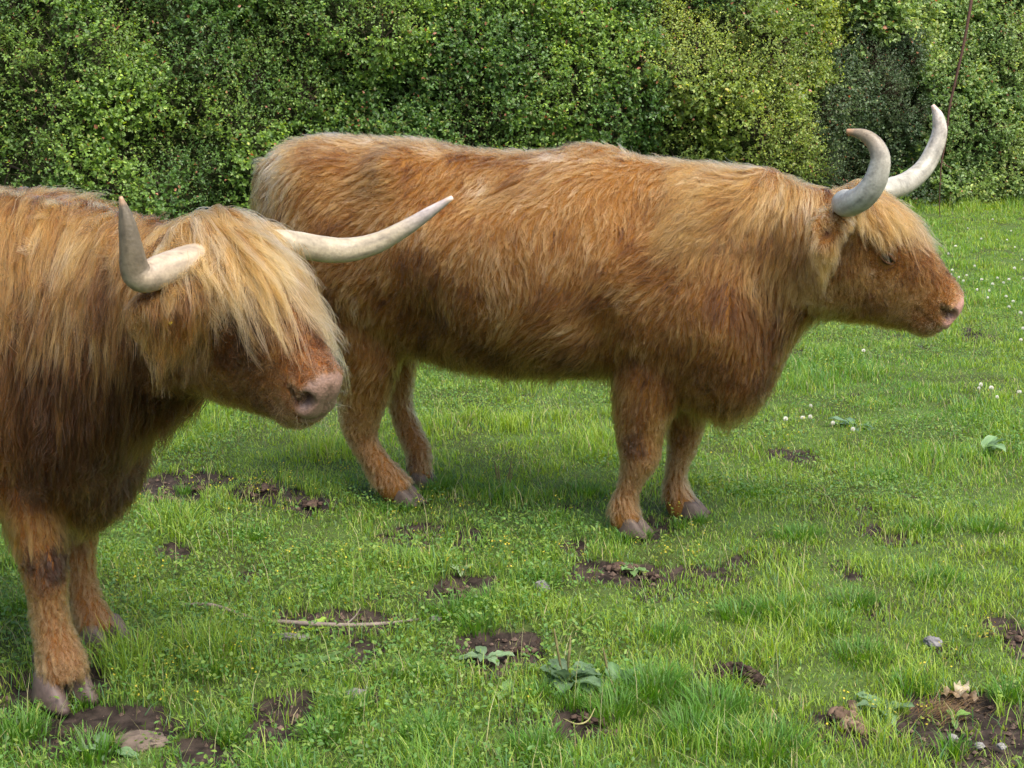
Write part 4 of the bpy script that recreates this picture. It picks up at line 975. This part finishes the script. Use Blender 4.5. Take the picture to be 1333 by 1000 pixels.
# ------------------------------------------------------------------ small things on the ground
def gz(x, y): return float(ground_h(np.array([[x, y]]))[0])
def at_ground(px, py, dz=0.):
    c = gpt(px, py); return Vector((c.x, c.y, gz(c.x, c.y) + dz))
def broadleaf(g, az, ln, wd, arch, col, el0=.7, wav=.1, twist=0., pet=.25):
    """one broad leaf from the origin: arched blade with a sunk midrib and wavy edge"""
    K, W = 9, 6; d = np.array([math.cos(az), math.sin(az), 0]); s = np.array([-math.sin(az), math.cos(az), 0]); V = []; cc = []
    pos = np.zeros(3); el = el0; ph = rs.uniform(0, 6)
    for i in range(K + 1):
        f = i / K; u = max(0, (f - pet) / (1 - pet)); hw = .0025 if f < pet else wd / 2 * (math.sin(math.pi * min(1, u ** .75)) ** .8) + .002 * (1 - u)
        up = np.array([0, 0, 1]) * math.cos(el) - d * math.sin(el)
        for j in range(W + 1):
            v = j / W * 2 - 1
            rib = .10 * wd * abs(v) - .03 * wd * math.cos(v * 9); ed = wav * wd * math.sin(ph + 11 * u + 2 * v) * abs(v) ** 2 * (hw > .004)
            V.append(pos + s * v * hw + up * (rib * (hw > .004) + ed)); cc.append(np.array(col) * (1.0 + .25 * (abs(v) < .1)) * rs.uniform(.93, 1.07))
        step = ln / K; pos = pos + (d * math.cos(el) + np.array([0, 0, math.sin(el)])) * step; el -= arch / K; 
    i, j = np.meshgrid(np.arange(K), np.arange(W), indexing='ij'); k = i * (W + 1) + j
    g.add(V, np.stack([k, k + 1, k + W + 2, k + W + 1], -1).reshape(-1, 4), None, np.array(cc))
def rosette(px, py, nleaf, ln, wd, col, name, label, cat, el=(.3, 1.1), arch=(.6, 1.6), spikes=0, group=None, pet=.25):
    o = link(name, None, label=label, cat=cat, group=group, loc=at_ground(px, py, -.004))
    g = Geo()
    for k in range(nleaf):
        az = k * 2.4 + rs.normal(0, .25); q_ = rs.uniform(.65, 1.1)
        broadleaf(g, az, ln * q_, wd * q_ * rs.uniform(.8, 1.15), rs.uniform(*arch), np.array(col) * rs.uniform(.75, 1.3), rs.uniform(*el), .09, pet=pet)
    link('leaves', g.mesh('leaves', M_WEED), o)
    for k in range(spikes):
        g = Geo(); a = rs.uniform(0, 6.28); lx, ly = math.cos(a) * .02, math.sin(a) * .02; hh = ln * rs.uniform(.9, 1.4)
        tube(g, [(0, 0, 0), (lx, ly, hh * .5), (lx * 1.6, ly * 1.6, hh)], [.0012, .0012, .001], 5, 3, (.14, .17, .06))
        tube(g, [(lx * 1.05, ly * 1.05, hh * .5), (lx * 1.3, ly * 1.3, hh * .75), (lx * 1.65, ly * 1.65, hh * 1.05)], [.002, .0035, .0015], 7, 4, (.16, .14, .06))
        link('seed_spike', g.mesh('seed_spike', M_BARK), o)
    return o
GB = (.13, .20, .12); GG = (.11, .20, .05); YG = (.24, .36, .05)
rosette(738, 888, 15, .105, .052, (.10, .165, .085), 'plantain_plant', 'large dusty grey green broad-leaved plantain with upright seed spikes in the near turf', 'plant', spikes=4, el=(.45, 1.2), arch=(.8, 1.8))
rosette(800, 893, 7, .085, .045, (.10, .19, .07), 'plantain_plant', 'smaller broad-leaved plantain touching the right side of the large dusty one', 'plant', spikes=1)
rosette(405, 823, 4, .055, .034, YG, 'seedling', 'bright yellow green round-leaved seedling growing over the fallen stick', 'plant', el=(.5, 1.1), arch=(.3, .9), pet=.35)
rosette(408, 866, 10, .075, .022, (.14, .24, .07), 'weed_rosette', 'flat rosette of narrow green leaves just below the fallen stick', 'plant', el=(.1, .5), arch=(.1, .7))
rosette(1278, 592, 6, .14, .055, (.15, .25, .11), 'dock_plant', 'dock with two pale upright bent leaves in the grass at the far right', 'plant', el=(.5, 1.3), arch=(.8, 2.2))
rosette(1112, 555, 7, .13, .045, (.12, .20, .12), 'dock_plant', 'blue green dock with low arching leaves right of the far cow brisket', 'plant', el=(.2, .9), arch=(.8, 1.6))
rosette(1150, 925, 9, .075, .032, (.13, .21, .10), 'plantain_plant', 'grey green plantain beside the dung pat and the bare soil at the lower right', 'plant', el=(.2, .8), arch=(.4, 1.2))
rosette(655, 646, 8, .09, .040, (.07, .15, .05), 'plantain_plant', 'dark green plantain with seed spikes behind the hind feet of the far cow', 'plant', spikes=5, el=(.4, 1.0))
rosette(632, 855, 7, .075, .036, (.14, .22, .11), 'plantain_plant', 'pale plantain at the right rim of the central bare soil patch', 'plant', el=(.2, .9))
rosette(658, 905, 6, .06, .032, (.13, .23, .07), 'plantain_plant', 'small light green plantain left of the large dusty one', 'plant', el=(.2, .9))
rosette(470, 735, 5, .055, .036, (.19, .31, .07), 'plantain_plant', 'pale leafed plantain in short turf straight above the middle of the stick', 'plant', el=(.4, .9))
rosette(825, 742, 7, .07, .035, (.13, .23, .08), 'plantain_plant', 'plantain sprouting from the churned soil below the front hooves of the far cow', 'plant', el=(.2, .9))
rosette(600, 745, 3, .06, .022, (.30, .40, .22), 'plantain_plant', 'tiny plantain with one whitish green upright leaf behind the brown clods', 'plant', el=(.6, 1.2))
rosette(1240, 940, 4, .05, .02, (.13, .24, .05), 'weed_rosette', 'small weed rosette alone on the bare soil at the lower right', 'plant', el=(.2, .9))
rosette(140, 975, 7, .09, .03, (.14, .23, .11), 'weed_rosette', 'grey green weed rosette in front of the flat stone at the lower left', 'plant', el=(.1, .6))
# clumps of churned soil, stones, dung
def lump(name, px, py, sx, sy, sz, col, mat, label, cat, seed, sink=.3, group=None, rough=.35, fine=.12):
    n, m_ = 56, 32; g = Geo(); rough *= 1.7; fine *= 2.2; ellipsoid(g, (0, 0, 0), np.eye(3), n, m_)
    V = np.concatenate(g.v); r = 1 + rough * (fbm(V + seed, .8, seed, 2) - .5) * 2 + fine * (fbm(V + seed, .22, seed + 5, 3) - .5) * 2
    V = V * r[:, None] * np.array([sx, sy, sz]); V[:, 2] += sz * (1 - 2 * sink); g.v = [V]
    cc = np.array(col)[None] * (.7 + .6 * fbm(V / max(sx, .01), .35, seed, 2))[:, None]; g.c = [cc]
    return link(name, g.mesh(name, mat), label=label, cat=cat, group=group, loc=at_ground(px, py))
def cluster(name, px, py, sx, sy, sz, col, label, cat, seed, group=None, k=16, ps=.42):
    """broken-up lump: many rough fragments heaped together, partly sunk"""
    r = np.random.RandomState(seed); g = Geo()
    for q_ in range(k):
        a, rr = r.uniform(0, 6.28), r.uniform(0, 1) ** .6; u = np.array([math.cos(a) * rr * sx, math.sin(a) * rr * sy, sz * (1 - rr ** 2) * r.uniform(.2, .8)])
        s_ = ps * r.uniform(.35, 1.15) * min(sx, sy); h_ = Geo(); ellipsoid(h_, (0, 0, 0), np.eye(3), 18, 12); V = np.concatenate(h_.v)
        V = V * (1 + .55 * (fbm(V + seed + q_ * 7, .9, seed, 2) - .5) * 2 + .25 * (fbm(V + q_, .3, seed + 5, 2) - .5) * 2)[:, None] * np.array([1, r.uniform(.6, 1), r.uniform(.45, .8)]) * s_
        M_ = np.array(Matrix.Rotation(r.uniform(0, 6.28), 3, 'Z') @ Matrix.Rotation(r.normal(0, .4), 3, 'X')); V = V @ M_.T + u
        g.add(V, np.concatenate(h_.q), np.concatenate(h_.t), np.array(col)[None] * (r.uniform(.6, 1.45) * (.7 + .6 * fbm(V, .012, seed, 2)))[:, None])
    return link(name, g.mesh(name, M_SOIL), label=label, cat=cat, group=group, loc=at_ground(px, py, -.004))
cluster('molehill', 952, 884, .085, .065, .050, (.042, .029, .022), 'small dark brown molehill of crumbly soil in the near grass', 'molehill', 3, None, 170, .16)
for k, (px, py, sx, sy, sz, lab) in enumerate([(1092, 938, .048, .035, .026, 'largest lump of the broken dried dung pat at the lower right'),
        (1120, 950, .026, .030, .022, 'small lump leaning on the right side of the broken dung pat'), (1108, 926, .028, .024, .026, 'upright lump at the back of the broken dung pat')]):
    cluster('dung_clod', px, py, sx, sy, sz, (.13, .088, .060), lab, 'dung', 11 + k, 'lumps of dried dung', 9, .62)
for k, (px, py, sx, sz, lab) in enumerate([(598, 772, .05, .016, 'flat brown clod of earth beside the whitish leaf in mid turf'), (645, 770, .03, .018, 'brown clod at the right end of the mid turf soil patch'),
        (340, 637, .055, .020, 'brown clod on the soil between the two cows, nearest the near cow chin'), (322, 644, .03, .016, 'small clod at the left of the soil between the two cows'), (412, 658, .045, .022, 'dark crumbled clod left of the hind hooves of the far cow'),
        (215, 650, .05, .018, 'dark wet clod on the soil right behind the near cow brisket'), (250, 632, .04, .015, 'dark clod at the far edge of the soil behind the near cow brisket'),
        (812, 740, .045, .020, 'dark clod in the churned soil below the near front hoof of the far cow'), (845, 748, .03, .016, 'smaller dark clod just right of the churned soil plant'), (1318, 832, .05, .02, 'brown clod at the right edge in the grass'),
        (680, 848, .035, .012, 'flat brown clod on the central bare soil patch'), (765, 936, .04, .022, 'brown broken clod below the large plantain'), (788, 952, .025, .014, 'small clod to the right of the broken clod below the large plantain')]):
    cluster('earth_clod', px, py, sx * 1.1, sx * .75, sz * .8, (.065, .044, .033), lab, 'clod', 31 + k, 'clods of churned earth', 15)
lump('stone', 185, 964, .060, .045, .018, (.13, .10, .078), M_STONE, 'flat brownish stone half sunk in the soil at the lower left', 'stone', 61, .45, rough=.2)
lump('stone', 705, 768, .024, .018, .020, (.16, .155, .15), M_STONE, 'grey stone showing in the grass right of centre, below the far cow', 'stone', 63, .35, rough=.2)
lump('stone', 1214, 842, .024, .018, .018, (.16, .155, .155), M_STONE, 'small grey stone in the grass at the right, above the dead leaf', 'stone', 64, .35, rough=.2)
lump('stone', 462, 908, .028, .02, .014, (.13, .125, .12), M_STONE, 'flat grey stone on the small bare patch at the bottom, left of centre', 'stone', 65, .35, rough=.2)
lump('stone', 567, 806, .018, .014, .014, (.15, .14, .13), M_STONE, 'small grey stone just beyond the right end of the stick', 'stone', 66, .35, rough=.2)
lump('stone', 377, 834, .050, .016, .010, (.15, .14, .125), M_STONE, 'long thin pale stone under the left part of the stick', 'stone', 67, .35, rough=.2)
for k, (px, py) in enumerate([(1275, 978), (1303, 979), (1240, 968)]):
    lump('stone', px, py, .011, .009, .007, (.22, .21, .20), M_STONE, 'tiny whitish pebble lying on the bare soil at the lower right', 'pebble', 71 + k, .3, 'pebbles on the bare soil', .2)
# crumbs of soil over the bare patches (uncountable)
G = Geo(); ico = np.array([(1, 0, 0), (-1, 0, 0), (0, 1, 0), (0, -1, 0), (0, 0, 1), (0, 0, -1)], float)
oct_ = np.array([(0, 2, 4), (2, 1, 4), (1, 3, 4), (3, 0, 4), (2, 0, 5), (1, 2, 5), (3, 1, 5), (0, 3, 5)])
P_ = scatter(60000, 2.7, 8, -.3); mk = mud_mask(P_); P_ = P_[mk > .55]; P_ = P_[:9000]; n = len(P_)
sz = .002 + .008 * rs.uniform(0, 1, n) ** 3; zc = ground_h(P_) - .02 * .9 + mud_mask(P_) * .022 * (fbm(P_, .07, 31, 2) - .4)
V = np.column_stack([P_, zc + sz * .3])[:, None] + ico[None] * sz[:, None, None] * rs.uniform(.6, 1.3, (n, 6, 1))
G.add(V.reshape(-1, 3), None, (np.arange(n)[:, None, None] * 6 + oct_[None]).reshape(-1, 3), np.repeat(np.array([.09, .063, .048]) * rs.uniform(.4, 1.7, n)[:, None], 6, 0))
link('soil_crumbs', G.mesh('soil_crumbs', M_SOIL, False), kind='stuff', label='loose crumbs of dark earth over the bare patches', cat='soil')
# the fallen stick
g = Geo(); pts = [at_ground(px, py, .012 + dz) for px, py, dz in [(238, 798, .002), (275, 799, .004), (310, 806, -.004), (345, 814, -.012), (362, 818, .0), (400, 822, .004), (450, 822, .004), (500, 817, .002), (545, 810, .004)]]
o0 = pts[4]; tube(g, [tuple(p - o0) for p in pts], [.003, .0052, .005, .0052, .006, .0065, .006, .005, .003], 10, 6, (.19, .155, .13))
tube(g, [tuple(pts[6] - o0), tuple(at_ground(462, 812, .02) - o0), tuple(at_ground(470, 805, .03) - o0)], [.003, .002, .001], 6, 3, (.17, .14, .12))
link('stick', g.mesh('stick', M_BARK), label='long curved bare grey stick lying in the turf', cat='stick', loc=o0)
# curled dead leaf and a yellow straw stem
g = Geo(); broadleaf(g, 1.2, .055, .035, 2.4, (.42, .36, .24), 1.2, .35, pet=.1); broadleaf(g, 2.6, .05, .03, 1.4, (.30, .22, .13), .5, .35, pet=.1); broadleaf(g, -.3, .045, .03, 1.0, (.22, .16, .10), .4, .35, pet=.1)
link('dead_leaf', g.mesh('dead_leaf', M_WEED), label='curled pale dead leaf at the edge of the bare soil, lower right', cat='leaf', loc=at_ground(1250, 912, .0))
g = Geo(); pts = [at_ground(px, py, .02 + dz) for px, py, dz in [(733, 950, .01), (750, 958, .012), (765, 955, .015), (774, 947, .03)]]; o0 = pts[0]
tube(g, [tuple(p - o0) for p in pts], [.001, .002, .002, .001], 6, 4, (.24, .22, .09))
link('straw_stem', g.mesh('straw_stem', M_BARK), label='short bent yellow stem lying below the large plantain', cat='stem', loc=o0)
# straw litter beside the bare soil
G = Geo(); n = 260; P_ = np.array([list(at_ground(1225 + rs.normal(0, 22), 930 + rs.normal(0, 9))) for _ in range(n)]); a = rs.normal(-.5, .5, n)
G.add(*blades(n, P_[:, :2], rs.uniform(.02, .07, n), np.full(n, .0014), np.full(n, .99), np.array([.36, .24, .12]) * rs.uniform(.5, 1.2, n)[:, None], a))
link('straw_litter', G.mesh('straw_litter', M_GRASS), kind='stuff', label='matted brown dry straw beside the dead leaf', cat='straw')
# white clover heads in the right half
fl0 = None; white = []
spots = [(1238, 366), (1247, 372), (1250, 377), (1260, 366), (1298, 372), (1302, 378), (1290, 380), (1288, 392), (1308, 397), (1319, 403), (1268, 388), (1312, 412), (1332, 372), (1240, 360), (1322, 418), (1285, 400), (1313, 376), (1279, 374),
         (1272, 517), (1276, 520), (1290, 523), (1299, 531), (1329, 523), (1022, 566), (1051, 561), (1043, 559), (1086, 567), (1103, 574), (1056, 541), (1234, 342), (1245, 328), (1276, 322), (1330, 345), (1310, 320), (1228, 412), (1293, 290), (1315, 305), (1258, 300),
         (1318, 360), (1200, 430), (1330, 440), (1120, 470), (1328, 452), (1322, 330), (1268, 356)]
def clover():
    o = link('clover_flower', None); g = Geo(); hh = .075
    tube(g, [(0, 0, 0), (.004, 0, hh * .6), (.002, .002, hh)], [.0012, .0011, .001], 5, 3, (.10, .17, .05)); link('stem', g.mesh('stem', M_BARK), o)
    g = Geo(); n = 46; k = np.arange(n); ph = k * 2.4; ct = 1 - 1.75 * (k + .5) / n; st_ = np.sqrt(1 - ct ** 2)
    D = np.column_stack([st_ * np.cos(ph), st_ * np.sin(ph), ct])
    c_ = np.array([.74, .72, .64]) * (1 - .25 * (ct < -.3))[:, None]
    v, q_, t_, cc = leaf_cards(np.array([.002, .002, hh + .006]) + D * .004, D + np.array([0, 0, .25]), np.cross(D, [.1, .2, 1.]), np.full(n, .009), np.full(n, .0045), c_, .3)
    g.add(v, q_, t_, cc); link('flower_head', g.mesh('flower_head', M_FLOWER), o); return o
proto = clover(); kids = list(proto.children)
for k, (px, py) in enumerate(spots):
    if k == 0: o = proto
    else:
        o = proto.copy(); C.objects.link(o)
        for ch in kids: c_ = ch.copy(); C.objects.link(c_); c_.parent = o
    o.location = at_ground(px, py + 3); s_ = rs.uniform(.55, .95); o.scale = (s_, s_, rs.uniform(.7, 1.0)); o.rotation_euler = (rs.normal(0, .15), rs.normal(0, .15), rs.uniform(0, 6))
    o['category'] = 'flower'; o['group'] = 'white clover flowers in the pasture'
    o['label'] = ('white clover flower head in the grass just below the far cow chest' if 1000 < px < 1125 else 'white clover flower head in the pasture beyond the far cow muzzle' if py < 460 else 'white clover flower head in the pasture at the right, between muzzle level and the dock')
# reddish stem hanging at the hedge
g = Geo(); base = gpt(1224, 284); Yb = base.y
rows = [(1224, 284, 0), (1223, 262, 0), (1224, 235, -.02), (1226, 210, 0), (1231, 182, .02), (1236, 140, .03), (1245, 100, .04), (1255, 55, .06), (1263, 10, .1), (1270, -40, .2), (1268, -90, .5), (1250, -120, 1.0)]
pts = [dpt(a, b_, Yb + c_) - base for a, b_, c_ in rows]; pts[0].z = -.02
tube(g, [tuple(p) for p in pts], [.004, .005, .006, .008, .011, .012, .013, .014, .015, .015, .013, .010], 9, 5, (.085, .045, .032))
for (k, dx, dz) in [(3, .10, -.07), (4, -.05, .10), (5, .06, .05), (7, .07, .04), (7, -.03, .05)]:
    p = pts[k]; tube(g, [tuple(p), (p.x + dx * .5, p.y, p.z + dz * .6), (p.x + dx, p.y - .03, p.z + dz)], [.006, .004, .002], 6, 3, (.14, .07, .045))
link('bare_stem', g.mesh('bare_stem', M_BARK), label='tall reddish brown bare stem in front of the hedge, right of the far horn', cat='stem', loc=base)
# brambles and nettles at the foot of the hedge, right side
o = link('bramble_patch', None, label='fresh green large-leaved brambles at the foot of the hedge, right edge', cat='bramble', loc=gpt(1290, 262))
n = 1500; X_ = rs.uniform(-1.35, 1.6, n); Zz = rs.uniform(.02, .62, n) * (1 - .25 * np.abs(X_) / 1.6); Yd = -.25 + .4 * Zz + rs.uniform(-.12, .25, n) + .43 * X_ * .9
D = np.column_stack([rs.normal(0, .7, n), rs.normal(-.7, .5, n), rs.normal(.05, .4, n)]); nn = np.column_stack([rs.normal(0, .3, n), rs.normal(-.5, .3, n), np.full(n, .9)])
cg = np.where((rs.uniform(0, 1, n) < .35)[:, None], np.array([.19, .30, .06]), np.array([.09, .18, .04])) * rs.uniform(.7, 1.3, n)[:, None]; cg = np.where((rs.uniform(0, 1, n) < .02)[:, None], np.array([.28, .08, .05]), cg)
G = Geo(); ln = rs.uniform(.05, .10, n); G.add(*leaf_cards(np.column_stack([X_, Yd, Zz]), D, nn, ln, ln * .7, cg, .25, .1)); link('leaves', G.mesh('leaves', M_WEED), o)
G = Geo()
for _ in range(26):
    x0 = rs.uniform(-1.3, 1.5); y0 = .43 * x0 * .9 + rs.uniform(-.1, .3); hh = rs.uniform(.3, .65); dx = rs.normal(0, .25)
    tube(G, [(x0, y0, -.03), (x0 + dx * .3, y0 - .05, hh * .7), (x0 + dx, y0 - .2, hh), (x0 + dx * 1.7, y0 - .35, hh * .7)], [.004, .0035, .003, .002], 5, 3, (.15, .10, .05))
link('stems', G.mesh('stems', M_BARK), o)
# ear tag of the near cow
g = Geo(); c0 = cf.pl(216, 415, -.445); tube(g, [tuple(c0 + np.array([.0, 0, .006])), tuple(c0 + np.array([.002, -.004, -.004])), tuple(c0 + np.array([.012, -.002, -.010]))], [.003, .005, .004], 8, 3, (.65, .62, .05))
link('ear_tag', g.mesh('ear_tag', M_HOOF), cf.root)
